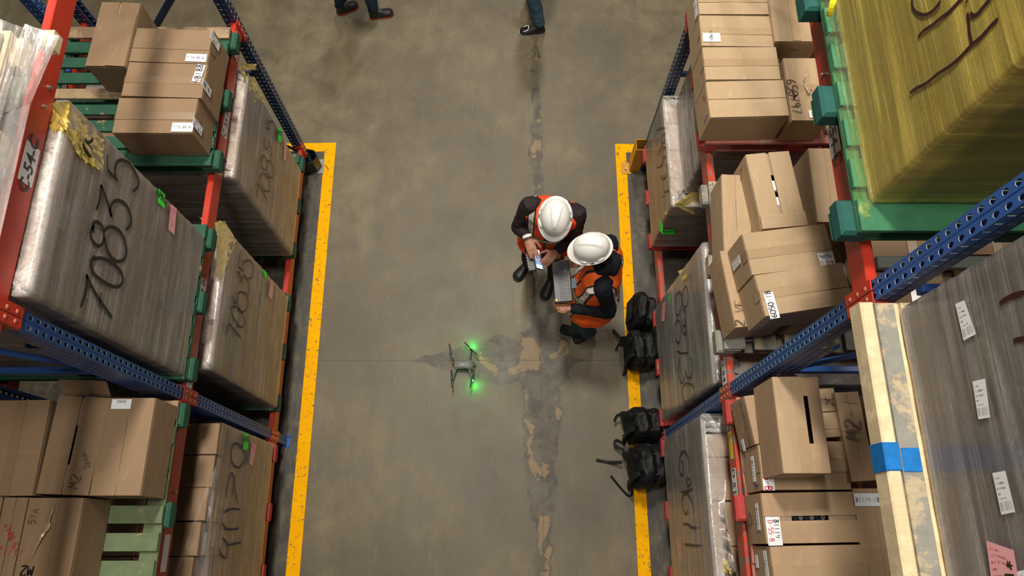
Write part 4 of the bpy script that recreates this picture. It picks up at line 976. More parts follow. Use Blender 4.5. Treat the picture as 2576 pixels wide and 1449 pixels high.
carton('third carton of the front row on the far red pallet, with a 47904 sticker', ((1759, 38.4), (1765.6, 115.3), (1947.7, 117.6)), ZR, .265, gR, mat='kraft2',
  sticks=[(1790, 94, 't', .062, .105, 90, '', 'ink', 'paper')])
O = at(1789, 95, z=ZR+.008); mb = MB(); put_hand(mb, '47904-1', O, (0, -1, 0), (1, 0, 0), .021, .0028)
part('lettering', mb, 'ink_soft', [o for o in bpy.data.objects if o.get('label', '').startswith('third carton of the front')][0])
carton('farthest front-row carton on the far red pallet, cut by the top picture edge', ((1753, -38), (1759, 35.5), (1939, 36)), ZR, .265, gR, mat='kraft2',
  sticks=[(1750, 22, 'l', .13, .055, 0, '41504 1|18 11', 'ink', 'paper')])
carton('large carton behind the front row at the top, partly behind the top right beam', ((1922, -40), (1949.5, 104), (2062, 104)), ZR+.03, .30, None, seam='y', mat='kraft2')
q = carton('carton marked 650797 behind the front row, torn tape on its top', ((1968, 146), (1992, 303), (2085, 303)), ZR-.03, .235, None, mat='kraft2', gap=.01, tilt=1.2)
mb = MB(); put_hand(mb, '650797', at(1998, 243, z=ZR-.022), (.04, -1, 0), (1, .04, 0), .055, .006); part('lettering', mb, 'ink_brown', q[0])
mb = MB(); c_ = at(1998, 240, z=ZR-.021)
mb.ribbon([c_+Vector((.012*math.cos(i*2.1), .02*math.sin(i*1.7)-.004*i+.03, 0)) for i in range(14)], (0, 0, 1), .004); part('lettering', mb, 'ink_purple', q[0])
O = at(2057, 287, z=ZR-.022); sticker(q[0], 2057, 287, ZR-.0245, 't', .10, .05, 180, '81-11', 'ink', 'paper', q[1], *q[2:5])
drape(q[0], [at(2020, 200, z=ZR-.02), at(2032, 170, z=ZR-.02), at(2045, 230, z=ZR-.02), at(2030, 250, z=ZR-.02)], 'cleartape', 7, .02, 5, .6, 'packing_tape', (0, 0, 1))
# near pallet
pallet('weathered grey pallet on the middle right beam carrying tilted cartons, behind the near right upright', 'R', 1.165, 1.00, 2.04, PT, 'grey_wood', nb=7, along='y', inset=.03)
q = carton('long carton with two blue dots on its side, farthest left on the weathered pallet', ((1797, 437), (1822, 632), (1893, 636)), ZR-.02, .245, None, seam='y', tape=False, mat='kraft2', gap=.002)
dots(q, [(1786.5, 466, 'ink_blue'), (1792, 463, 'ink_blue')], 'l')
q = carton('carton with a gap between its flaps showing white packing, back of the weathered pallet', ((1881, 388), (1917.5, 577), (2031, 567)), ZR+.12, .385, None, seam='y', gap=.016, tape=False, mat='kraft2', tilt=2)
dots(q, [(1864, 428, 'ink_red'), (1864, 446, 'ink_red')], 'l')
q[5](.0, q[2]-.0, -.002, .075, q[4]+.006, 'y0', 1.5, M['kraft2'], .0045, 'taped_end_flap')
for k in range(3):
    mb = MB(); mb.box((q[2]*.5, q[3]*(.35+.22*k), q[4]-.03), (q[2]*.3, .06, .03), q[1], 0, .004); part('packing_piece', mb, 'paper', q[0])
carton('dim carton right of the gapped one, tucked under the top right beam', ((2022, 372.4), (2057, 558.5), (2160, 560)), ZR+.06, .325, None, seam='y', mat='kraft2')
q0 = carton('low carton under the two tilted ones at the near aisle corner of the weathered pallet', ((1822.3, 630.3), (1850.7, 824), (1975, 812)), ZR-.02, .245, None, seam='y', tape=False, mat='kraft', sticks=[(1880, 857, 'n', .13, .05, 0, '', 'ink', 'paper')])
mb = MB(); put_hand(mb, '2 VF', at(1861, 786, z=ZR-.012), (.08, 1, 0), (-1, .08, 0), .05, .007); part('lettering', mb, 'ink_soft', q0[0])
carton('low carton under the tilted ones on the rack side of the weathered pallet', ((1975, 640), (1999, 812), (2130, 805)), ZR-.02, .245, None, seam='y', tape=False, mat='kraft3', sticks=[(2062, 850, 'n', .14, .05, 0, 'CZ81', 'ink', 'paper')])
qd = carton('tilted carton with a small D 54 B sticker, on top of the weathered pallet cartons', ((1859, 588.5), (1892.5, 692), (2104.5, 665.4)), ZR+.245, .262, None, mat='kraft2', tilt=1,
  sticks=[(2079, 652.5, 't', .075, .07, 0, '96050|D 54B', 'ink|ink_red', 'paper'), (1852, 662, 'l', .13, .045, 90, '', 'ink', 'print')])
qe = carton('tilted carton with a white 81-05096 sticker, nearest on top of the weathered pallet', ((1897.5, 692.5), (1925.9, 795.6), (2150, 762)), ZR+.255, .272, None, mat='kraft2', tilt=1,
  sticks=[(1941, 768, 't', .048, .135, 0, '', 'ink', 'paper')])
mb = MB(); e = qe[1].to_3x3(); put_hand(mb, '96050-18', at(1940, 769, z=ZR+.264), e @ Vector((0, 1, 0)), e @ Vector((-1, 0, 0)), .028, .0035); part('lettering', mb, 'ink', qe[0])
# boxes deeper in the bay
gB = 'brown cartons deep in the middle right bay'
for i, (x, y, w_, d_, zt, h_) in enumerate(((1.93, 1.05, .42, .30, 2.62, .29), (1.93, 1.37, .42, .32, 2.66, .33), (2.36, 1.05, .42, .34, 2.74, .41), (2.36, 1.42, .42, .34, 2.70, .37), (1.93, 2.36, .40, .42, 2.74, .41), (1.93, 2.79, .40, .42, 2.70, .37))):
    lab = ('brown carton at the rack-side edge of the weathered pallet, nearest the camera', 'brown carton at the rack-side edge of the weathered pallet, second row', 'taller brown carton deep in the middle right bay under the grey crossbar',
           'brown carton deepest in the middle right bay under the green pallet', 'brown carton at the rack side of the far red pallet', 'brown carton farthest back on the far red pallet')[i]
    if i in (2, 3):
        pass
    carton(lab, ((x, y), w_, d_, 0), zt, h_, None, seam='y', mat='kraft3')
pallet('grey pallet of the rack row behind the right rack at middle level', 'R', 2.36, .95, 1.95, PT, 'grey_wood', nb=7, depth=.9)
# bay 55 level B
pallet('faded red pallet on the middle right beam in front of the near right upright', 'R', 1.185, -.40, .735, PT, 'pink_wood', 'red_wood', nb=8, inset=.045)
g6 = 'cartons marked 81114 on the faded red pallet'
q = carton('carton marked 81114 with two blue dots on its end, under the open upright carton', ((1902.7, 1118.6), (1919.6, 1232.7), (2142.3, 1231.7)), ZR, .262, g6, mat='kraft',
  sticks=[(1934, 1219, 't', .055, .055, -90, '', 'ink', 'paper'), (1895, 1180, 'l', .125, .042, 0, '81114', 'ink', 'paper')])
dots(q, [(1901, 1222, 'ink_blue'), (1905, 1222, 'ink_blue')], 'l')
mb = MB(); put_hand(mb, '5-B', at(1932, 1216, z=ZR+.008), (0, -1, 0), (1, 0, 0), .035, .005); part('lettering', mb, 'ink_red', q[0])
q = carton('open-seamed carton marked 81114 with a D-55-B sticker, dark bottles showing in the gap', ((1921.2, 1240), (1929.7, 1368.4), (2166, 1364)), ZR, .262, g6, mat='kraft', gap=.022, tape=False, tilt=1.5,
  sticks=[(1947, 1336, 't', .068, .130, 0, '', 'ink', 'paper'), (1906, 1300, 'l', .125, .042, 0, '81114', 'ink', 'paper')])
mb = MB(); put_hand(mb, '81114', at(1955, 1331, z=ZR+.008), (0, -1, 0), (1, 0, 0), .024, .0035); part('lettering', mb, 'ink', q[0])
mb = MB(); put_hand(mb, 'D-55-B', at(1940, 1336, z=ZR+.008), (0, -1, 0), (1, 0, 0), .023, .0028); part('lettering', mb, 'ink_red', q[0])
for k in range(8):
    mb = MB(); o = q[1] @ Vector((q[2]*(.30+.06*k), q[3]*.5, .05)); mb.ring_loft([[o+Vector((r_*math.cos(a), r_*math.sin(a), z_)) for a in [2*PI*j/10 for j in range(10)]] for r_, z_ in ((.022, 0), (.022, .13), (.012, .165), (.012, .185))]); part('bottle', mb, 'black_steel' if k % 2 else 'galv', q[0])
mb = MB(); o = at(1884, 1315, x=1.22); 
F_ = q[1]; A_ = F_.to_3x3()
P_ = lambda a, b: F_ @ Vector((-.0062, a, b))
mb.ribbon(smooth_pts([P_(.13, .02), P_(.09, .06), P_(.12, .09), P_(.15, .06), P_(.08, .03), P_(.11, .10), P_(.14, .05), P_(.05, .04), P_(.02, .07)], 3), A_ @ Vector((-1, 0, 0)), .004); part('lettering', mb, 'ink', q[0])
carton('nearest carton marked 81114 at the bottom picture edge, with a creased taped seam', ((1941.5, 1374.4), (1953, 1505), (2194, 1500)), ZR, .262, g6, mat='kraft',
  sticks=[(1927, 1420, 'l', .125, .045, 0, '81114|12CT', 'ink', 'paper'), (1904, 1412, 'l', .06, .04, 0, '', 'ink', 'paper')])
q = carton('carton written M2-1 on its top, along the rack side of the faded red pallet', ((2103.5, 987), (2142.3, 1211.4), (2205, 1208)), ZR+.02, .285, None, seam='y', tape=False, gap=.001, mat='kraft')
mb = MB(); put_hand(mb, 'M2-1', at(2146, 1050, z=ZR+.029), (.13, 1, 0), (-1, .13, 0), .075, .007); part('lettering', mb, 'ink_brown', q[0])
q = carton('carton with a white 81114-18 sticker, rack side of the faded red pallet near the bottom', ((2145.7, 1228.3), (2183, 1500), (2285, 1500)), ZR, .262, None, seam='y', tape=False, gap=.001, mat='kraft',
  sticks=[(2182.5, 1257, 't', .13, .06, 0, '81114-18', 'ink', 'paper')])
carton('dim carton between the M2-1 carton and the top beam, with a cut-off 81 sticker', ((2172, 990), (2217, 1214), (2300, 1214)), ZR-.05, .215, None, seam='y', mat='kraft3', sticks=[(2228, 1190, 't', .08, .06, 0, '81-', 'ink', 'paper')])
q = carton('small carton with a scribbled note beside the upright M2-1 carton', ((2058, 977), (2069, 1036), (2108.6, 1034)), ZR, .262, None, mat='kraft2', tape=False)
mb = MB(); put_hand(mb, '2E', at(2087, 1006, z=ZR+.008), (0, 1, 0), (-1, 0, 0), .035, .004); part('lettering', mb, 'ink_soft', q[0])
carton('small carton with red print and torn tape, between the scribbled one and the dark gap', ((2060, 1038), (2072, 1101), (2121.5, 1098)), ZR, .262, None, mat='kraft2')
carton('plain carton in front of the dark gap, rack side of the open upright carton', ((2070, 1109), (2074, 1164), (2132, 1166)), ZR, .262, None, mat='kraft', tape=False)
q = carton('worn handwritten carton at the far aisle corner of the faded red pallet', ((1880, 995), (1900, 1118), (1960, 1110)), ZR-.01, .25, None, seam='y', mat='kraft3', sticks=[(1870, 1120, 'l', .06, .04, 0, '', 'ink', 'paper')])
F_ = q[1]; mb = MB(); A_ = F_.to_3x3(); put_hand(mb, 'DIRECCION', F_ @ Vector((-.006, q[3]*.45, .19)), A_ @ Vector((0, -1, 0)), A_ @ Vector((0, 0, 1)), .034, .0035); part('lettering', mb, 'ink_soft', q[0])
# tall open carton on top
q = carton('topmost half-open carton with one bright flap, below the near right upright', ((1953, 948), (1971.9, 1190.5), (2091.7, 1190)), ZR+.29, .285, None, seam='y', open_=True, tape=False, mat='kraft')
t, F, w, d, h, flap, body = q
flap(.0, w*.52, .0, d, h-.006, 'x0', -1.5, M['kraft2'], .0045)
flap(w*.74, w, .0, d, h-.006, 'x1', -14, M['kraft3'], .0045)
flap(.005, w-.005, 0, d*.30, h-.016, 'y0', 2, M['kraft'], .004, 'inner_flap'); flap(.005, w-.005, d*.80, d, h-.016, 'y1', 0, M['kraft'], .004, 'inner_flap')
mb = MB(); mb.box((w*.50, d/2, h+.0025), (.05, d, .0006), F @ Matrix.Rotation(math.radians(0), 4, 'Y')); part('packing_tape', mb, 'cleartape', t)

# ===== right rack, level C
XC = 1.225
pallet('teal and green pallet on the top right beam under the yellow-wrapped stack', 'R', 1.132, .985, 2.04, 4.03, 'green_mid', 'teal_wood', nb=7, depth=1.22, inset=.045)
w10 = wrapped_load('yellow film-wrapped stack of large cartons with dark marker strokes, on the top right beam', 'R', XC, 1.085, 2.02, 4.03, 4.98, 4, 4, fm='film_yel', seed=71, amp=.004, mat='kraft2', lab='print_yel', labs=True, depth=1.12)
drape(w10, [Vector((1.182, .99, 4.015)), Vector((1.182, 2.04, 4.015)), Vector((XC-.004, 2.03, 4.06)), Vector((XC-.004, 1.07, 4.06))], 'film_skirt', 18, .004, 2, .0, 'stretch_film', (-1, 0, .4), False)
S10 = (2200, 0), 5.572; X10 = XC-.0108
marker(w10, T(*S10, X10, [[(525, -40), (530, 90), (580, 170), (700, 210), (820, 150), (930, 10)], [(605, 525), (690, 430), (800, 360), (920, 260), (1050, 160), (1180, 20), (1250, -60)],
  [(495, 1305), (580, 1240), (720, 1170), (880, 1040), (1050, 930), (1200, 800), (1350, 640), (1500, 510), (1640, 350), (1735, 260)], [(1300, 180), (1320, 300), (1330, 450), (1365, 610)], [(1340, 180), (1400, 220), (1480, 150), (1650, -60)], [(1270, 45), (1310, 0)]]), .011, 'ink_purple', (-1, 0, 0), 4)
mb = MB(); P_ = smooth_pts([at(2086, 40, x=1.15), at(2092, 18, x=1.14), at(2100, -5, x=1.15)], 4); mb.tube(P_, [.005, .012, .014, .012, .010, .012, .014, .01, .006][:len(P_)], 7); part('film_tail', mb, plain('yellow_film_knot', (.8, .68, .02), .3), w10)
# bay 55 level C
pallet('raw pine pallet with blue paint on the top right beam, at the right edge', 'R', 1.180, -.45, .735, 4.03, 'raw_wood', 'raw_wood', nb=14, depth=1.15, raw=(0,), inset=.0, along='y', rawm='grey_wood')
mb = MB(); e1 = at(2242, 1148, z=4.03).y; mb.box((1.156, e1, 3.987), (.050, .085, .090), None, 0, .004); mb.box((1.21, e1-.01, 4.032), (.055, .07, .003), None, 0, .001)
w11 = wrapped_load('film-wrapped stack of dark brown cartons with white printed labels, at the right edge', 'R', 1.262, -.36, .705, 4.03, 5.0, 2, 2, fm='film', seed=81, amp=.004, mat='kraft_dark', labs=False, depth=1.1)
pp = [o for o in bpy.data.objects if o.get('label', '').startswith('raw pine pallet with blue')][0]
m2_ = mb; mb = MB(); mb.box((1.156, .142, 3.985), (.044, 1.18, .085), None, 0, .006); part('edge_board', mb, 'raw_wood', pp); mb = m2_
part('painted_patch', mb, plain('bright_blue_wood_paint', (.006, .15, .45), .6, 0, .3, .5, 30), pp, 'bright blue painted block')
for (pts) in ([(2404, 765), (2427, 755), (2456, 840), (2425, 857)], [(2447, 960), (2479, 952), (2492, 1050), (2462, 1055)], [(2497, 1190), (2530, 1184), (2555, 1288), (2520, 1295)], [(2552, 1440), (2590, 1430), (2620, 1520), (2580, 1530)]):
    c_ = Q(pts, x=1.25); tag_on(w11, [c_[0], c_[3], c_[2], c_[1]][::-1] if False else [c_[0], c_[1], c_[2], c_[3]], 'print', nrm=(-1, 0, 0), name='sticker')
c_ = Q([(2482, 1360), (2551, 1384), (2570, 1500), (2500, 1500)], x=1.245); l_ = tag_on(w11, c_, 'print_pink', nrm=(-1, 0, 0), name='paper_tag')
mb = MB(); put_font(mb, '*10', at(2540, 1449, x=1.243), (0, -1, 0), (0, 0, 1), .05, .02); part('lettering', mb, 'ink', l_)
marker(w11, T((1900, 480), 2.994, 1.2515, [[(1840, 855), (1880, 820), (1950, 785), (2030, 765)], [(1945, 1135), (1980, 1120), (2040, 1115)]]), .013, 'ink_purple', (-1, 0, 0), 4)
# taped seams of the dark cartons under the film

# ------------------------------------------------------------------ guards at the far uprights
g = thing('post_guard', 'yellow bent-steel guard at the foot of the far right upright', 'post guard', (1.17, 3.385, 0))
yc = 3.385; x0, x1 = 1.155, 1.245; hh = .42
mb = MB(); t_ = .006
mb.box(((x0+x1)/2, yc+.052, hh/2), (x1-x0, t_, hh)); mb.box(((x0+x1)/2, yc-.052, hh/2), (x1-x0, t_, hh)); mb.box((x0, yc, hh/2), (t_, .108, hh))
part('guard_body', mb, 'yellow_steel', g)
mb = MB(); mb.box((x0-.03, yc-.02, .004), (.09, .12, .008)); part('base_plate', mb, 'yellow_steel', g)
mb = MB(); mb.tube([(x0-.035, yc-.03, .008), (x0-.035, yc-.03, .03)], .010, 6); part('bolt', mb, 'bolt', g)
g = thing('post_guard', 'black angled steel guard at the foot of the far left upright', 'post guard', (-1.80, 3.36, 0))
mb = MB()
P0 = [(-1.90, 3.30), (-1.80, 3.32), (-1.765, 3.385), (-1.80, 3.45), (-1.90, 3.47)]
ri = [[Vector((x, y, z)) for x, y in P0+[(x*1.0-.006*0+(-1.85-x)*.06, y+(3.385-y)*.06) for x, y in P0[::-1]]] for z in (0, .20)]
mb.ring_loft(ri); part('guard_body', mb, 'black_steel', g)
mb = MB(); mb.box((-1.80, 3.385, .004), (.10, .15, .008)); part('base_plate', mb, 'galv', g)
# ------------------------------------------------------------------ people
M['skin'] = plain('skin', (.36, .17, .105), .5, 0, .4, .1, 30)
M['jacket_a'] = plain('brown_black_jacket', (.022, .015, .016), .75, 0, .25, .35, 25)
M['jacket_b'] = plain('black_hoodie', (.008, .008, .012), .85, 0, .2, .4, 25)
M['pants_black'] = plain('black_trousers', (.010, .010, .012), .8, 0, .2, .3, 30)
M['jeans'] = plain('blue_denim', (.042, .080, .110), .85, 0, .2, .45, 60)
M['jeans_dk'] = plain('dark_blue_denim', (.014, .028, .048), .85, 0, .2, .45, 60)
M['hair'] = plain('black_hair', (.01, .008, .007), .5)
M['boot'] = plain('black_boot_leather', (.010, .010, .010), .38, 0, .5, .3, 30)
M['boot_brown'] = plain('dark_shoe_suede', (.022, .019, .018), .7, 0, .3, .3, 30)
M['sole'] = plain('dark_rubber_sole', (.02, .02, .02), .6)
M['sole_red'] = plain('red_rubber_sole', (.32, .02, .02), .5)
M['sole_tan'] = plain('pale_midsole', (.50, .45, .36), .5)
M['lace'] = plain('grey_laces', (.14, .14, .13), .7)
M['hat'] = plain('white_helmet_shell', (.80, .785, .745), .22, 0, .5, .015, 5)
M['plastic_dk'] = plain('dark_grey_plastic', (.028, .030, .032), .42, 0, .5, .1)
M['key'] = plain('black_keycap', (.016, .017, .019), .4)
M['keymark'] = plain('pale_key_print', (.35, .36, .36), .5)
M['yellow_btn'] = plain('yellow_button', (.80, .72, .02), .4)
M['red_btn'] = plain('red_button', (.7, .02, .02), .4)
M['silver'] = plain('reflective_silver_tape', (.55, .50, .44), .35, .2, .6, .12, 30)
M['nylon'] = plain('black_nylon', (.006, .006, .0065), .6, 0, .3, .4, 45)
M['nylon2'] = plain('black_webbing', (.010, .010, .010), .7, 0, .3, .3, 80)
def vest_mat(name, c1, c2, back):
    m, nt, b = newmat(name); n = N(nt)
    tc = n.n('ShaderNodeTexCoord'); sp = n.n('ShaderNodeSeparateXYZ'); n.link(tc.outputs['Object'], sp.inputs[0]); X, Y, Z = sp.outputs
    ax = n.math('ABSOLUTE', X)
    def band(v, a, b_): return n.math('MULTIPLY', n.math('GREATER_THAN', v, a), n.math('LESS_THAN', v, b_))
    base = n.mix(n.math('GREATER_THAN', Z, 1.30), c1, c2)
    base = n.mix(n.noise(n.coord(), 12, 4), base, tuple(x*.85 for x in c1))
    blk = n.math('MAXIMUM', band(ax, .088, .150), band(Z, 1.035, 1.115)); sil = n.math('MAXIMUM', band(ax, .100, .138), band(Z, 1.05, 1.10))
    blk = n.math('MAXIMUM', blk, n.math('MULTIPLY', n.math('LESS_THAN', ax, .010), n.math('GREATER_THAN', Y, 0)))
    c = n.mix(blk, base, (.02, .014, .015)); c = n.mix(sil, c, (.55, .50, .44))
    n.link(c, b.inputs['Base Color']); b.inputs['Roughness'].default_value = .65
    n.bump(n.noise(n.coord((1, 1, 1)), 9, 4, .6, 1), .6, .02, b); return m
M['vest_red'] = vest_mat('red_orange_vest', (.85, .045, .012), (1.0, .13, .01), 1)
M['vest_orange'] = vest_mat('orange_vest', (1.0, .12, .010), (1.0, .17, .012), 1)

def remeshed(mb, voxel, smooth=4, fac=.6):
    me = bpy.data.meshes.new('tmp'); me.from_pydata([tuple(v) for v in mb.v], [], mb.f); me.update()
    o = bpy.data.objects.new('tmp', me); COL.objects.link(o)
    r = o.modifiers.new('r', 'REMESH'); r.mode = 'VOXEL'; r.voxel_size = voxel; r.adaptivity = 0
    s = o.modifiers.new('s', 'SMOOTH'); s.iterations = smooth; s.factor = fac
    dg = bpy.context.evaluated_depsgraph_get(); m2 = bpy.data.meshes.new_from_object(o.evaluated_get(dg))
    out = MB(); out.v = [v.co.copy() for v in m2.vertices]; out.f = [tuple(p.vertices) for p in m2.polygons]; out.m = [0]*len(out.f); out.smooth = True
    bpy.data.objects.remove(o); bpy.data.meshes.remove(me); bpy.data.meshes.remove(m2)
    return out
def wrinkle(mb, amp, sc, seed=0, sel=None):
    vn = [Vector((0, 0, 0)) for _ in mb.v]
    for f in mb.f:
        nn = (mb.v[f[1]]-mb.v[f[0]]).cross(mb.v[f[2]]-mb.v[f[0]])
        for i in f: vn[i] += nn
    for i, v in enumerate(mb.v):
        a = amp if sel is None else amp*sel(v)
        if a: mb.v[i] = v+vn[i].normalized()*a*(noise.noise(v*sc+Vector((seed, 0, 0)))+.6*noise.noise(v*sc*2.3+Vector((0, seed, 0))))
def segd(p, a, b):
    ab = b-a; t = max(0, min(1, (p-a).dot(ab)/max(1e-9, ab.dot(ab)))); return (p-(a+ab*t)).length
def hand(mb, wrist, d, nrm, side, curl=(.35, .45, .3), thumb_out=.8, spread=.05, sc=1.0, fcurl=None):
    """wrist -> finger direction d, nrm = back-of-hand direction, side=+1/-1 thumb side along nrm x d"""
    d = Vector(d).normalized(); nrm = (Vector(nrm)-d*Vector(nrm).dot(d)).normalized(); s = nrm.cross(d).normalized()*side
    L = .092*sc; rings = []
    for t, w_, h_ in ((-.25, .026, .020), (0, .029, .019), (.35, .038, .017), (.75, .041, .014), (1.0, .039, .011)):
        c = wrist+d*L*t
        rings.append([c+s*w_*sc*math.cos(a)+nrm*h_*sc*math.sin(a) for a in [2*PI*j/12 for j in range(12)]])
    mb.ring_loft(rings)
    tips = []
    for k, (off, ln) in enumerate(((.029, .072), (.010, .080), (-.010, .074), (-.028, .058))):
        p = wrist+d*L*.86+s*off*sc; ang = spread*(1.5-k); dd = (d+s*ang).normalized(); P = [p]; cu = curl if fcurl is None else fcurl[k]
        nn = nrm.copy(); q = p
        for j, fr in enumerate((.30, .40, .30)):
            R = Matrix.Rotation(cu[j]*1.0, 3, dd.cross(nn).normalized()); R = Matrix.Rotation(-cu[j], 3, dd.cross(nn).normalized())
            dd = (R @ dd).normalized(); nn = (R @ nn).normalized(); q = q+dd*(ln*sc*fr*1.15+(.012 if j == 0 else 0)); P.append(q)
        mb.tube(P, [.0095*sc, .0088*sc, .0080*sc, .0066*sc], 8, ends=True); tips.append(P[-1])
    b = wrist+d*L*.22+s*.026*sc; t1 = (d*.55+s*thumb_out-nrm*.25).normalized(); t2 = (d*.9+s*thumb_out*.35-nrm*.35).normalized()
    P = [b-s*.008, b+t1*.036*sc, b+t1*.036*sc+t2*.030*sc, b+t1*.036*sc+t2*.056*sc]
    mb.tube(P, [.0145*sc, .0125*sc, .0105*sc, .0085*sc], 8, ends=True)
def ering(c, sx_, fw, a, b, n=20, tilt=None):
    return [c+sx_*a*math.copysign(abs(math.cos(q))**.85, math.cos(q))+fw*b*math.copysign(abs(math.sin(q))**.85, math.sin(q)) for q in [2*PI*j/n for j in range(n)]]
def boot(t, toe, heel, m='boot', sole='sole', ank=.13, laces=True, lacemat='lace', w=1.0, z=0.0, name='boot'):
    toe, heel = Vector(toe), Vector(heel); dr = toe-heel; dr.z = 0; L = dr.length; dr.normalize(); sd = Vector((-dr.y, dr.x, 0)); base = Vector((heel.x, heel.y, z))
    mb = MB(); rings = []
    for s, hw, h in ((0, .020, .055), (.06, .034, .085), (.2, .038, .105), (.38, .038, .100), (.52, .042, .082), (.68, .047, .064), (.84, .048, .056), (.95, .038, .046), (1.0, .018, .034)):
        c = base+dr*L*s; hw *= w
        rings.append([c+sd*hw*x+Vector((0, 0, .020+(h-.02)*zz)) for x, zz in ((-1, 0), (-1.04, .3), (-.85, .68), (-.45, .94), (0, 1), (.45, .94), (.85, .68), (1.04, .3), (1, 0))])
    mb.ring_loft(rings); 
    if ank: mb.tube([base+dr*L*.20+Vector((0, 0, .06)), base+dr*L*.19+Vector((0, 0, .06+ank*.5)), base+dr*L*.17+Vector((0, 0, .06+ank))], [.044, .043, .045], 12)
    mb.smooth = True; b = part(name, mb, m, t)
    mb = MB(); out = []
    for s, hw in ((-.01, .014), (.02, .030), (.12, .038), (.3, .037), (.45, .036), (.62, .045), (.8, .050), (.93, .043), (1.0, .028), (1.025, .010)):
        out.append((s, hw*w))
    pts = [base+dr*L*s+sd*h for s, h in out]+[base+dr*L*s-sd*h for s, h in out[::-1]]
    mb.ring_loft([pts, [p+Vector((0, 0, .024)) for p in pts]]); part('sole', mb, sole, b)
    if laces:
        mb = MB()
        for k in range(5):
            s = .36+.06*k; h = .108-.010*k
            mb.tube([base+dr*L*s-sd*.020+Vector((0, 0, h-.006)), base+dr*L*(s+.02)+Vector((0, 0, h+.001)), base+dr*L*(s+.03)+sd*.020+Vector((0, 0, h-.008))], .0022, 5)
        part('laces', mb, lacemat, b)
    return b
def helmet(t, c, fwd, pitch, label=None, yaw_roll=0):
    """hard hat shell centred on c (rim plane centre), facing fwd, pitched forward"""
    f = Vector(fwd).normalized(); s = Vector((f.y, -f.x, 0)).normalized(); up = Vector((0, 0, 1))
    R = Matrix.Rotation(-pitch, 3, s); f = R @ f; up = R @ up
    if yaw_roll: R = Matrix.Rotation(yaw_roll, 3, f); s = R @ s; up = R @ up
    c = Vector(c); A, B_, H = .103, .127, .125
    def P(x, y, z): return c+s*x+f*y+up*z
    mb = MB(); nt_ = 72; nr = 26; rings = []
    for i in range(nr+1):
        r = i/nr; ring = []
        ph = r*PI/2
        for j in range(nt_):
            a = 2*PI*j/nt_; x = A*math.sin(ph)*math.cos(a); y = B_*math.sin(ph)*math.sin(a)-.004; z = H*math.cos(ph)**.9 if ph < PI/2 else 0
            # raised V on the crown, apex to the front
            best = 9
            for e in (-1, 1):
                ax_, ay_, bx_, by_ = e*.006, .068, e*.036, -.085
                tt = max(0, min(1, ((x-ax_)*(bx_-ax_)+(y-ay_)*(by_-ay_))/((bx_-ax_)**2+(by_-ay_)**2)))
                best = min(best, math.hypot(x-ax_-tt*(bx_-ax_), y-ay_-tt*(by_-ay_)))
            dz = .0065*math.exp(-(best/.0075)**2)
            if -.09 < y < .06 and abs(x) < .006+(.068-y)*.20: dz += .003
            ring.append(P(x*(1+dz*2), y, z+dz))
        rings.append(ring)
    for k, (e, z) in enumerate(((.004, -.006), (.012, -.010), (.016, -.012), (.016, -.016), (.002, -.016))):
        ring = []
        for j in range(nt_):
            a = 2*PI*j/nt_; fr = max(0, math.sin(a))**1.6
            ex = e+(.034*fr if 0 < k < 4 else 0)*min(1, e/.012)
            x = (A+ex*(1-.3*fr))*math.cos(a); y = (B_+ex)*math.sin(a)-.004
            ring.append(P(x, y, z-(.010*fr if 0 < k < 4 else 0)))
        rings.append(ring)
    mb.ring_loft(rings, 0, False); mb.smooth = True
    h = part('hard_hat', mb, 'hat', t, label)
    for e in (-1, 1):
        for y in (-.062, .058):
            mb = MB(); q = [P(e*(A*math.sqrt(1-(yy/B_)**2)+.006), yy, .004) for yy in (y-.018, y, y+.018)]
            mb.tube(q, [.0065, .0085, .0065], 8, ends=True); mb.smooth = True; part('slot_cover', mb, 'hat', h)
        mb = MB(); q = [P(e*(A+.009), yy, -.004) for yy in (-.012, .014)]; mb.tube(q, .0035, 6); part('side_slot', mb, 'plastic_dk', h)
    return h
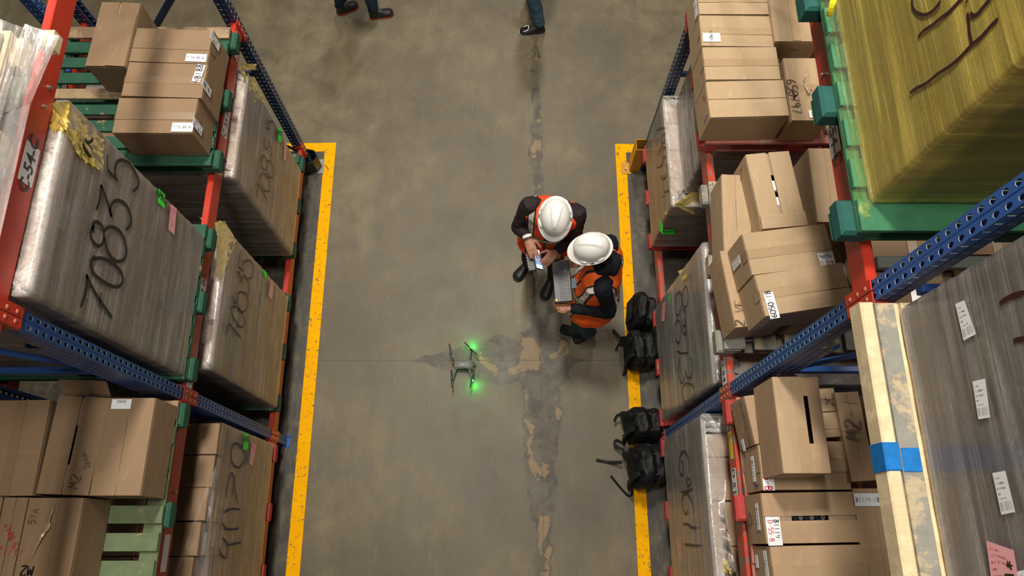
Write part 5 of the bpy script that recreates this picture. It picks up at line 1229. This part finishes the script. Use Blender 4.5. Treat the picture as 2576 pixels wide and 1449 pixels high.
def person(label, facing, hip, chest, shL, shR, neck, head, arms, legs, mats, voxel=.0055, vest=None, hands=None, belly=.115, hipw=.155, pitch=.5, hat=True, hatc=None, group=None, chw=.17):
    """joints in world metres; mats = dict(torso, legs)"""
    f = Vector((facing[0], facing[1], 0)).normalized(); rz = math.atan2(-f.x, f.y)
    t = thing('person', label, 'person', (hip[0], hip[1], 0), rz, group)
    s = Vector((f.y, -f.x, 0)); V = Vector
    hip, chest, neck, head = V(hip), V(chest), V(neck), V(head); shL, shR = V(shL), V(shR)
    sa = (shR-shL).normalized(); mb = MB(); segs = []
    mid = (hip+chest)/2+f*.015
    tor = [(hip-V((0, 0, .10)), hipw, .115, s), (hip, hipw+.01, belly, s), (mid, hipw, belly+.005, (s+sa).normalized()), (chest, chw, .118, sa), (chest+(neck-chest)*.45, .165, .095, sa), (neck-(neck-chest)*.12, .085, .065, sa), (neck, .060, .058, sa)]
    mb.ring_loft([ering(c, a_, f, w, d) for c, w, d, a_ in tor])
    for a, b_ in ((hip-V((0, 0, .1)), hip), (hip, mid), (mid, chest), (chest, neck)): segs.append((a, b_, .13, 0))
    mb.tube([neck-V((0, 0, .03)), neck+(head-neck)*.5], [.056, .052], 12); segs.append((neck+(head-neck)*.25, neck+(head-neck)*.6, .055, 2))
    for sh, (el, wr, hd, nr, sd, cu, th) in ((shL, arms[0]), (shR, arms[1])):
        el, wr = V(el), V(wr); inner = sh+(chest-sh)*.35
        ap = smooth_pts([inner, sh, sh+(el-sh)*.5, el, el+(wr-el)*.45, wr], 4); ar = (.078, .070, .058, .052, .046, .034); mb.tube(ap, [ar[min(5, i//4)]*(1-(i % 4)/4)+ar[min(5, i//4+1)]*((i % 4)/4) for i in range(len(ap))], 14, ends=True)
        segs += [(sh, el, .058, 0), (el, wr, .045, 0)]
        hand(mb, wr+V(hd).normalized()*.012, hd, nr, sd, cu, th); e = wr+V(hd).normalized()*.20
        segs.append((wr+V(hd).normalized()*.035, e, .052, 2))
    for hj, kn, an in legs:
        hj, kn, an = V(hj), V(kn), V(an)
        mb.tube([hj+V((0, 0, .08)), hj, hj+(kn-hj)*.5, kn, kn+(an-kn)*.4, an], [.095, .098, .085, .068, .066, .054], 14, ends=True)
        segs += [(hj, kn, .09, 1), (kn, an, .065, 1)]
    hf = (f+V((0, 0, -math.tan(pitch)*.9))).normalized(); hu = (V((0, 0, 1))-hf*hf.z).normalized(); hs = hf.cross(hu).normalized()
    rr = []
    for i in range(1, 12):
        a = PI*i/12; z = -math.cos(a)*.118; w_ = .073*math.sin(a)**.8*(1-.16*max(0, -z/.118)); d_ = .094*math.sin(a)**.8
        rr.append([head+hu*z+hs*w_*math.cos(q)+hf*(d_*math.sin(q)+.006*(z < -.04)) for q in [2*PI*j/18 for j in range(18)]])
    mb.ring_loft(rr)
    mb.tube([head+hf*.088+hu*.02, head+hf*.108-hu*.022, head+hf*.098-hu*.03], [.008, .013, .011], 8, ends=True)
    mb.tube([head+hf*.088-hu*.058-hs*.02, head+hf*.095-hu*.058, head+hf*.088-hu*.058+hs*.02], [.006, .008, .006], 6, ends=True)
    for e in (-1, 1): mb.tube([head+hs*e*.072+hu*.02, head+hs*e*.084+hu*.0, head+hs*e*.074-hu*.025], [.010, .014, .009], 8, ends=True)
    segs.append((head-hu*.05, head+hu*.05, .085, 2))
    out = remeshed(mb, voxel, 3, .5)
    def cloth(v):
        b = min(segs, key=lambda g: segd(v, g[0], g[1])-g[2]); return 0 if b[3] == 2 else 1
    wrinkle(out, .006, 16, 3, cloth)
    for i, fc in enumerate(out.f):
        c = out.v[fc[0]]; g = min(segs, key=lambda g: segd(c, g[0], g[1])-g[2]); out.m[i] = g[3]
    part('body', out, (mats[0], mats[1], 'skin'), t)
    for e in (-1, 1):
        mb = MB(); mb.ellipsoid(head+hf*.082+hs*e*.030+hu*.002, (.013, .013, .010)); mb.smooth = True; part('eye', mb, 'paper', t)
    mb = MB(); rr = []
    for i in range(6, 12):
        a = PI*i/12; z = -math.cos(a)*.126; w_ = .082*math.sin(a)**.8; d_ = .100*math.sin(a)**.8
        rr.append([head+hu*(z+.01)+hs*w_*math.cos(q)+hf*(d_*math.sin(q)-.008) for q in [2*PI*j/18 for j in range(18)]])
    mb.ring_loft(rr); mb.smooth = True; part('hair', mb, 'hair', t)
    if vest:
        vm = MB(); rings = []; up = .022
        L_ = [(hip-V((0, 0, .15))+f*.02, hipw+.070, belly+.055, s), (hip+V((0, 0, .05)), hipw+.035, belly+.03, s), (mid, hipw+.03, belly+.028, (s+sa).normalized()), (chest, chw+.058, .147, sa), (chest+(neck-chest)*.42, chw+.048, .130, sa), (chest+(neck-chest)*.66, .165, .112, sa), (neck-(neck-chest)*.16, .11, .092, sa), (neck-(neck-chest)*.10, .075, .075, sa)]
        vm.ring_loft([ering(c, a_, f, w, d, 28) for c, w, d, a_ in L_])
        vv = remeshed(vm, .010, 2, .5); wrinkle(vv, .010, 9, 8)
        part('vest', vv, vest, t)
    if hat: helmet(t, head+hu*.055 if hatc is None else hatc, f, pitch)
    return t, f, s, hf
V3 = Vector
UP = V3((0, 0, 1))
# operator with the controller
fc = (-.12, -1)
p1 = person('worker in a red-orange vest and white hard hat looking down at a lit handheld screen', fc, (.30, 2.325, .93), (.325, 2.32, 1.25), (.505, 2.265, 1.375), (.155, 2.33, 1.375), (.33, 2.245, 1.46), (.325, 2.165, 1.585),
  (((.50, 2.155, 1.13), (.365, 2.095, 1.07), (-.62, -.78, .10), (.1, .2, -1), 1, (.25, .3, .25), .8), ((.075, 2.265, 1.13), (.145, 2.165, 1.17), (.30, -.88, -.12), (-.25, .1, 1), 1, (.15, .25, .2), .7)),
  (((.385, 2.32, .86), (.40, 2.21, .50), (.405, 2.235, .13)), ((.22, 2.34, .86), (.185, 2.28, .50), (.185, 2.37, .13))),
  ('jacket_a', 'pants_black'), vest='vest_red', pitch=.50, hatc=V3((.325, 2.115, 1.635)), belly=.125)
t1 = p1[0]
boot(t1, at(1296, 703, z=.02), at(1337, 655, z=.02)); boot(t1, at(1368, 752, z=.02), at(1392, 693, z=.02))
mb = MB(); w_ = V3((.145, 2.165, 1.17)); dd = V3((.30, -.88, -.12)).normalized(); mb.tube([w_-dd*.014, w_+dd*.008], [.038, .036], 14); part('shirt_cuff', mb, 'paper', t1)
mb = MB(); mb.tube([w_+dd*.010, w_+dd*.020], [.037, .036], 14); part('bracelet', mb, 'ink_brown', t1)
# watcher with the keyboard
p2 = person('worker in an orange vest over a black hoodie, white hard hat, holding a keyboard', (-1, -.03), (.665, 1.80, .93), (.69, 1.865, 1.24), (.665, 1.70, 1.365), (.725, 2.035, 1.365), (.655, 1.875, 1.455), (.585, 1.895, 1.575),
  (((.745, 1.60, 1.09), (.475, 1.645, 1.045), (-1, .12, .05), (0, -.25, -1), -1, (.5, .6, .4), .6), ((.69, 2.07, 1.11), (.535, 1.985, 1.10), (-1, -.08, .0), (0, .1, 1), -1, (.15, .25, .2), .9)),
  (((.665, 1.72, .86), (.615, 1.70, .50), (.685, 1.71, .11)), ((.665, 1.88, .86), (.60, 1.80, .50), (.60, 1.76, .11))),
  ('jacket_b', 'jeans'), vest='vest_orange', pitch=.30, hatc=V3((.565, 1.89, 1.632)), belly=.150, hipw=.165, chw=.18)
t2 = p2[0]
boot(t2, at(1408, 826, z=.02), at(1466, 846, z=.02), 'boot_brown', 'sole_tan', .05, True); boot(t2, at(1440, 858, z=.02), at(1495, 836, z=.02), 'boot_brown', 'sole_tan', .05, True)
# hood lying on the shoulders
mb = MB(); c = V3((.73, 1.875, 1.40)); mb.ellipsoid(c+V3((-.01, -.005, .005)), (.085, .105, .060)); mb.ellipsoid(c+V3((-.06, -.035, .005)), (.085, .09, .055))
h_ = remeshed(mb, .010, 3); wrinkle(h_, .022, 9, 5); part('hood', h_, 'jacket_b', t2)
# badge hanging on the vest
mb = MB(); o = at(1444, 712, z=1.22); mb.box((o.x, o.y, o.z), (.035, .075, .004)); part('badge', mb, plain('blue_grey_badge', (.20, .27, .33), .25), t2)
# keyboard
K = [at(1387.5, 657, z=1.12), at(1431, 655, z=1.12), at(1441, 759, z=1.12), at(1396, 760, z=1.12)]
ky = (K[0]-K[3]).normalized(); kx = (K[1]-K[0]); kx = (kx-ky*kx.dot(ky)).normalized(); kl = (K[0]-K[3]).length; kw = .138
kz = kx.cross(ky).normalized(); kz = (kz-kx*.0).normalized()
tiltK = Matrix.Rotation(-.10, 3, ky); kx = tiltK @ kx; kz = kx.cross(ky)
ko = (K[0]+K[2])/2
kb = thing('keyboard', 'black compact keyboard with a yellow corner button, held by the worker in the orange vest', 'keyboard', ko)
KF = Matrix(((kx.x, ky.x, kz.x, ko.x), (kx.y, ky.y, kz.y, ko.y), (kx.z, ky.z, kz.z, ko.z), (0, 0, 0, 1)))
kl = .325; kw = .132
mb = MB(); mb.box((0, 0, 0), (kw, kl, .014), KF, 0, .005); part('case', mb, 'plastic_dk', kb)
mb = MB(); mk = MB()
for i in range(5):
    nk = 14
    for j in range(nk):
        x = -.018+.0172*i; y = -.148+.0152*j; mb.box((x+.002, y, .0085), (.0142, .0128, .004), KF, 0, .001)
        mk.box((x+.001, y, .0108), (.0035, .003, .0004), KF)
k_ = part('keys', mb, 'key', kb, None, 'stuff'); part('key_print', mk, 'keymark', k_, None, 'stuff')
mb = MB(); mb.box((.022, .112, .0072), (.070, .072, .0012), KF, 0, .0004); part('touchpad', mb, 'key', kb)
mb = MB(); mb.box((.030, .073, .0080), (.002, .022, .001), KF); part('pad_mark', mb, 'yellow_btn', kb)
mb = MB(); o = Vector((-.052, -.146, .0075)); mb.ring_loft([[KF @ (o+V3((.006*math.cos(a), .008*math.sin(a), z))) for a in [2*PI*j/12 for j in range(12)]] for z in (0, .002)]); part('power_button', mb, 'yellow_btn', kb)
for k in range(6):
    mb = MB(); mb.box((-.050+.0*k, .145-.012*k, .0076), (.003, .004, .001), KF); part('media_button', mb, 'keymark', kb)
# remote controller with flip-up screen
so = at(1352, 652, z=1.115); a_ = at(1341, 622, z=1.15); b_ = at(1352, 680, z=1.15)
sy = (a_-b_); sy.z = 0; sy.normalize(); sx3 = V3((sy.y, -sy.x, 0)); R = Matrix.Rotation(.85, 3, sy); sx_t = R @ sx3; sn = sx_t.cross(sy).normalized()
ct = thing('drone_controller', 'black drone controller with a bright lit screen, held by the worker in the red-orange vest', 'controller', so)
SF = Matrix(((sx_t.x, sy.x, sn.x, so.x), (sx_t.y, sy.y, sn.y, so.y), (sx_t.z, sy.z, sn.z, so.z), (0, 0, 0, 1)))
mb = MB(); mb.box((0, 0, 0), (.086, .168, .011), SF, 0, .003); sc_ = part('screen_housing', mb, 'plastic_dk', ct)
def screen_mat():
    m, nt, b = newmat('lit_screen'); n = N(nt); tc = n.n('ShaderNodeTexCoord'); sp = n.n('ShaderNodeSeparateXYZ'); n.link(tc.outputs['UV'], sp.inputs[0]); x, y = sp.outputs[0], sp.outputs[1]
    mid = n.math('MULTIPLY', n.math('GREATER_THAN', y, .20), n.math('LESS_THAN', y, .80))
    tx = n.ramp(n.noise(tc.outputs['UV'], 26, 4, .7), [(.52, 0), (.60, 1)])
    c = n.mix(n.math('MULTIPLY', tx, n.math('LESS_THAN', x, .7)), (.16, .27, .55), (.75, .82, .75))
    c = n.mix(mid, (.72, .88, 1.0), c)
    n.link(c, b.inputs['Emission Color']); b.inputs['Emission Strength'].default_value = 1.25; b.inputs['Base Color'].default_value = (.01, .01, .01, 1); b.inputs['Roughness'].default_value = .2
    return m
mb = MB(); q = [SF @ V3(p) for p in ((-.037, -.078, .0062), (.037, -.078, .0062), (.037, .078, .0062), (-.037, .078, .0062))]; mb.quad(*q, 0, True); part('screen', mb, screen_mat(), sc_)
bo = so-sx3*.050+V3((0, 0, -.035)); BF = Matrix(((sx3.x, sy.x, 0, bo.x), (sx3.y, sy.y, 0, bo.y), (0, 0, 1, bo.z), (0, 0, 0, 1)))
mb = MB(); mb.box((0, 0, 0), (.062, .155, .028), BF, 0, .007); part('grip_body', mb, 'plastic_dk', ct)
for k, (a, b2, m_) in enumerate(((-.03, .055, 'red_btn'), (-.03, .030, 'keymark'), (-.03, .005, 'keymark'), (-.03, -.02, 'keymark'), (-.03, -.045, 'keymark'))):
    mb = MB(); o = V3((a+.006, b2, .014)); mb.ring_loft([[BF @ (o+V3((.0045*math.cos(q_), .0045*math.sin(q_), z))) for q_ in [2*PI*j/10 for j in range(10)]] for z in (0, .003)]); part('button', mb, m_, ct)

# two walkers whose legs reach in at the top of the picture
def walker(label, facing, feet, legmat, bootargs, mats=('jacket_b', 'jeans_dk')):
    f = V3((*facing, 0)).normalized(); s = V3((f.y, -f.x, 0)); (tL, hL), (tR, hR) = feet
    c = (tL+hL+tR+hR)/4; c.z = 0
    aL = hL+(tL-hL)*.22; aR = hR+(tR-hR)*.22
    hip = V3((c.x, c.y, .93)); lat = s*.09
    P = person(label, facing, hip, hip+V3((0, 0, .32)), hip-s*.19+V3((0, 0, .44)), hip+s*.19+V3((0, 0, .44)), hip+V3((0, 0, .53)), hip+V3((0, 0, .66))+f*.03,
      tuple((hip+e*s*.24+V3((0, 0, .16))+f*.02, hip+e*s*.25+f*.08+V3((0, 0, -.07)), V3((0, 0, -1))+f*.15, e*s, 1 if e > 0 else -1, (.2, .3, .2), .5) for e in (-1, 1)),
      ((hip-lat+V3((0, 0, -.07)), (hip-lat+aL)/2+f*.05+V3((0, 0, .02)), V3((aL.x, aL.y, aL.z+.11))), (hip+lat+V3((0, 0, -.07)), (hip+lat+aR)/2+f*.05+V3((0, 0, .02)), V3((aR.x, aR.y, aR.z+.11)))),
      mats, voxel=.009, pitch=.0, hat=False)
    for (to, he), z in zip(feet, bootargs[3]): boot(P[0], to, he, bootargs[0], bootargs[1], bootargs[2], z=z)
    return P[0]
walker('person walking in dark jeans and black red-soled boots, only legs in view at the top', (1, .08), ((at(989, 30, z=.02), at(930, 42, z=.02)), (at(897, 2, z=.06), at(848, 30, z=.04))), None, ('boot', 'sole_red', .06, (0, .0)), ('jacket_a', 'jeans_dk'))
q = walker('person in blue jeans and black white-trimmed sneakers, one leg in view at the top', (-1, -.05), ((at(1307, 80, z=.02), at(1371, 78, z=.02)), (at(1296, -30, z=.02), at(1356, -22, z=.02))), None, ('boot', 'sole_tan', .0, (0, 0)), ('jacket_b', 'jeans'))
mb = MB(); b0 = at(1318, 70, z=.085); mb.tube(smooth_pts([b0+V3((0, .02, -.012)), b0+V3((.035, .025, .005)), b0+V3((.05, .0, .018)), b0+V3((.035, -.03, .0)), b0+V3((.0, -.03, -.018))], 3), .004, 6); part('shoe_trim', mb, 'paper', q)

# ------------------------------------------------------------------ drone
do = at(1165, 918, z=.06); a_ = at(1145, 917, z=.08); b_ = at(1193, 916, z=.08)
dx = (b_-a_); dx.z = 0; dx.normalize(); dy = V3((-dx.y, dx.x, 0))
dr = thing('drone', 'small grey quadcopter drone with orange-tipped blades standing on the floor, green lights on', 'drone', (do.x, do.y, 0))
M['drone'] = plain('grey_drone_plastic', (.14, .14, .125), .45, 0, .4, .05)
M['drone_dk'] = plain('dark_drone_plastic', (.03, .032, .034), .4)
M['orange'] = plain('orange_blade_tip', (.95, .14, .03), .4)
M['led'] = plain('green_led', (.10, 1.0, .35), .3, 0, .5, 0, 1, 40)
DF = Matrix(((dx.x, dy.x, 0, do.x), (dx.y, dy.y, 0, do.y), (0, 0, 1, 0), (0, 0, 0, 1)))
mb = MB(); rr = []
for x, w_, zt_, zb in ((-.078, .020, .066, .046), (-.072, .030, .074, .040), (-.04, .033, .080, .036), (.005, .034, .082, .036), (.03, .036, .083, .036), (.055, .040, .080, .038), (.078, .039, .074, .042), (.086, .030, .066, .048)):
    rr.append([DF @ V3((x, w_*cy_, zb+(zt_-zb)*zz)) for cy_, zz in ((-1, .15), (-1, .7), (-.75, .95), (-.3, 1), (.3, 1), (.75, .95), (1, .7), (1, .15), (.8, 0), (-.8, 0))])
mb.ring_loft(rr); mb.smooth = False; part('fuselage', mb, 'drone', dr)
mb = MB(); mb.box((.030, 0, .0815), (.0015, .070, .003), DF); part('battery_seam', mb, 'drone_dk', dr)
for e in (-1, 1):
    mb = MB(); mb.ellipsoid((.068, e*.027, .078), (.006, .006, .004), DF, 10, 6); part('vision_sensor', mb, 'drone_dk', dr)
for a in range(4):
    mb = MB(); c_, s_ = math.cos(a*PI/2+.78), math.sin(a*PI/2+.78); mb.box((-.002+c_*.0045, s_*.0045, .0825), (.004, .004, .0008), DF); part('charge_light', mb, 'paper', dr)
mb = MB(); mb.ellipsoid((.092, 0, .050), (.016, .016, .015), DF, 12, 8); part('gimbal_camera', mb, 'drone_dk', dr)
arms_ = ((at(1134, 887, z=.08), (-.058, .026), 100), (at(1184.5, 877.5, z=.08), (.052, .034), -47), (at(1136.5, 953, z=.08), (-.058, -.026), 93), (at(1187.5, 953, z=.08), (.052, -.034), 78))
DFi = DF.inverted()
for k, (mt_, (ax, ay), ang) in enumerate(arms_):
    ml = DFi @ mt_; mb = MB()
    mb.tube([DF @ V3((ax, ay, .062)), DF @ V3((ml.x*.93+ax*.07, ml.y*.93+ay*.07, .060))], [.0085, .0065], 8, 0, True, .8); part('arm', mb, 'drone', dr)
    mb = MB(); o = V3((ml.x, ml.y, 0)); mb.ring_loft([[DF @ (o+V3((r_*math.cos(q_), r_*math.sin(q_), z))) for q_ in [2*PI*j/14 for j in range(14)]] for r_, z in ((.010, .045), (.012, .050), (.012, .070), (.009, .076), (.004, .084))]); part('motor', mb, 'drone_dk', dr)
    if True:
        mb = MB(); mb.tube([DF @ (o+V3((0, 0, .048))), DF @ (o+V3((.004, 0, .0)))], [.006, .004], 6); part('landing_leg', mb, 'drone', dr)
    for e in (0, PI):
        al = math.radians(ang)+e; u_ = V3((math.cos(al), math.sin(al), 0)); v_ = V3((-u_.y, u_.x, 0)); mb = MB(); rr = []; tip = []
        for s_, w_ in ((.006, .003), (.018, .0075), (.035, .0095), (.06, .0080), (.082, .0055), (.090, .0045)):
            c = o+u_*s_+V3((0, 0, .085)); rr.append([DF @ (c+v_*w_+V3((0, 0, .002))), DF @ (c+V3((0, 0, .0035))), DF @ (c-v_*w_*.8-V3((0, 0, .0015))), DF @ (c+V3((0, 0, .001)))])
        mb.ring_loft(rr[:5]); bl_ = part('propeller_blade', mb, 'drone_dk', dr)
        mb = MB(); c = o+u_*.094+v_*.002+V3((0, 0, .0855)); rr2 = [rr[4], rr[5], [DF @ (c+v_*.002), DF @ (c+V3((0, 0, .001))), DF @ (c-v_*.002), DF @ c]]; mb.ring_loft(rr2); part('orange_tip', mb, 'orange', bl_)
for k, (u, v, zz) in enumerate(((1186.5, 877, .045), (1189.5, 957.5, .083))):
    o = at(u, v, z=zz); mb = MB(); mb.ellipsoid(o, (.0045, .0045, .003)); part('status_light', mb, 'led', dr)
for (u, v) in ((1189, 866), (1193, 966)):
    o = at(u, v, z=.055); l = bpy.data.lights.new('green_status_light', 'POINT'); l.energy = .75; l.color = (.0, 1, .06); l.shadow_soft_size = .008
    lo = bpy.data.objects.new('green_status_light', l); COL.objects.link(lo); lo.location = o

# ------------------------------------------------------------------ backpacks
def backpack(label, base, yaw, lean, w, d, h, face=-1, seed=1, split=.55, straps=True, emblem=False, tails=()):
    base = V3(base); t = thing('backpack', label, 'backpack', (base.x, base.y, 0))
    F = Matrix.Translation(base) @ Matrix.Rotation(yaw, 4, 'Z') @ Matrix.Rotation(lean, 4, 'Y')
    lift = max(0, w*0)+d/2*math.sin(abs(lean)); F = Matrix.Translation((0, 0, lift)) @ F
    def hull(x0, x1, ww, hh, z0, n=26, ex=3.2):
        rr = []; m_ = 14
        for i in range(m_+1):
            q = i/m_; z = z0+hh*q; k = (1-abs(2*q-1)**ex)**(1/ex) if 0 < q < 1 else .55
            k = max(k, .55); kx = k*(1-.10*q)
            rr.append([F @ V3(((x0+x1)/2+(x1-x0)/2*kx*math.copysign(abs(math.cos(a))**.55, math.cos(a)), ww/2*k*math.copysign(abs(math.sin(a))**.55, math.sin(a)), z)) for a in [2*PI*j/n for j in range(n)]])
        return rr
    xs = -d/2+d*split
    mb = MB(); mb.ring_loft(hull(-d/2, xs+.01, w, h, 0)); o = remeshed(mb, .009, 2); wrinkle(o, .012, 11, seed); part('main_compartment', o, 'nylon', t)
    mb = MB(); mb.ring_loft(hull(xs-.01, d/2, w*.94, h*.84, .005)); o = remeshed(mb, .009, 2); wrinkle(o, .010, 13, seed+4); part('front_pocket', o, 'nylon', t)
    for (x, hh, ww) in ((-d*.28, h, w), (xs+.02, h*.84, w*.94), (d*.40, h*.80, w*.88)):
        mb = MB(); P = [F @ V3((x, ww/2*1.0*math.cos(a), hh*.5+hh*.505*math.sin(a)**.7)) for a in [PI*j/18 for j in range(1, 18)]]; mb.tube(P, .004, 5); part('zipper', mb, 'nylon2', t)
    for e in (-1, 1):
        mb = MB(); p = F @ V3((xs+.02, e*w*.2, h*.86)); mb.tube([p, p+V3((-.02, e*.015, .008)), p+V3((-.030, e*.01, -.004))], .0020, 5); part('zip_pull', mb, 'lace' if e < 0 else ('red_btn' if seed % 2 else 'lace'), t)
    mb = MB(); mb.tube(smooth_pts([F @ V3((-d*.35, -.045, h*.97)), F @ V3((-d*.42, -.035, h*1.06)), F @ V3((-d*.42, .035, h*1.06)), F @ V3((-d*.35, .045, h*.97))], 4), .011, 8, 0, True, .5); part('grab_handle', mb, 'nylon2', t)
    if straps:
        for e in (-1, 1):
            mb = MB(); P = smooth_pts([F @ V3((-d*.45, e*w*.14, h*.93)), F @ V3((-d*.58, e*w*.22, h*.84)), F @ V3((-d*.60, e*w*.30, h*.55)), F @ V3((-d*.55, e*w*.34, h*.25)), F @ V3((-d*.45, e*w*.38, h*.08))], 5)
            mb.tube(P, [.034]*len(P), 10, 0, True, .28, tuple((F.to_3x3() @ V3((1, 0, 0))))); mb.smooth = True; part('shoulder_strap', mb, 'nylon', t)
            mb = MB(); o = P[int(len(P)*.62)]; mb.box((0, 0, 0), (.012, .045, .03), Matrix.Translation(o) @ F.to_3x3().to_4x4(), 0, .003); part('buckle', mb, 'plastic_dk', t)
    else:
        mb = MB(); o = F @ V3((-d/2-.004, 0, h*.5)); mb.box((0, 0, 0), (.012, w*.62, h*.45), Matrix.Translation(o) @ F.to_3x3().to_4x4(), 0, .005); part('flat_pocket', mb, 'nylon', t)
    if emblem:
        mb = MB(); nn = F.to_3x3() @ V3((-1, 0, 0)); P = lambda a, b: F @ V3((-d/2-.0125, a, b))
        for st in ([(.03, .62*h), (.01, .58*h), (.0, .66*h), (-.012, .58*h), (-.03, .62*h)], [(.03, .62*h), (.034, .70*h), (.015, .67*h), (0, .70*h), (-.015, .67*h), (-.034, .70*h), (-.03, .62*h)]):
            mb.ribbon([P(a, b) for a, b in st], nn, .004)
        part('emblem', mb, plain('orange_stitching', (.45, .10, .03), .6), t)
    for pts in tails:
        mb = MB(); P = smooth_pts([V3(p) for p in pts], 4); mb.tube(P, [.013]*len(P), 8, 0, True, .18, (0, 0, 1)); part('strap_tail', mb, 'nylon2', t)
    return t
zb = .0
backpack('black backpack with a small orange emblem, farthest of the four and upright against the rack', (1.135, at(1603, 800, z=.05).y, 0), -.12, .09, .31, .22, .40, seed=1, straps=False, emblem=True)
backpack('black backpack with harness loops and loose strap ends, second from the far end', (1.115, at(1600, 893, z=.05).y, 0), .10, .08, .33, .25, .36, seed=2, split=.5,
  tails=([at(1590, 870, z=.15), at(1568, 858, z=.08), at(1546, 834, z=.02), at(1543, 829, z=.02)], [at(1572, 862, z=.1), at(1556, 868, z=.04), at(1549, 882, z=.012)], [at(1580, 920, z=.12), at(1572, 935, z=.05), at(1568, 945, z=.02)]))
backpack('black rounded backpack, third of the row, beside the near right upright foot', (1.09, at(1590, 1077, z=.05).y, 0), .05, .08, .27, .28, .42, seed=3, split=.55,
  tails=([at(1568, 1040, z=.16), at(1553, 1046, z=.12), at(1545, 1060, z=.08)],))
backpack('black backpack with two loose straps trailing on the floor, nearest the bottom of view', (1.09, at(1592, 1180, z=.05).y, 0), .10, .09, .34, .26, .44, seed=4, split=.6,
  tails=([at(1565, 1163, z=.10), at(1530, 1163, z=.012), at(1500, 1157, z=.012)], [at(1590, 1225, z=.12), at(1589, 1246, z=.02), at(1575, 1243, z=.014), at(1536, 1197, z=.012)], [at(1568, 1132, z=.10), at(1548, 1122, z=.06), at(1550, 1108, z=.07), at(1568, 1116, z=.12)]))
bpy.context.view_layer.update()
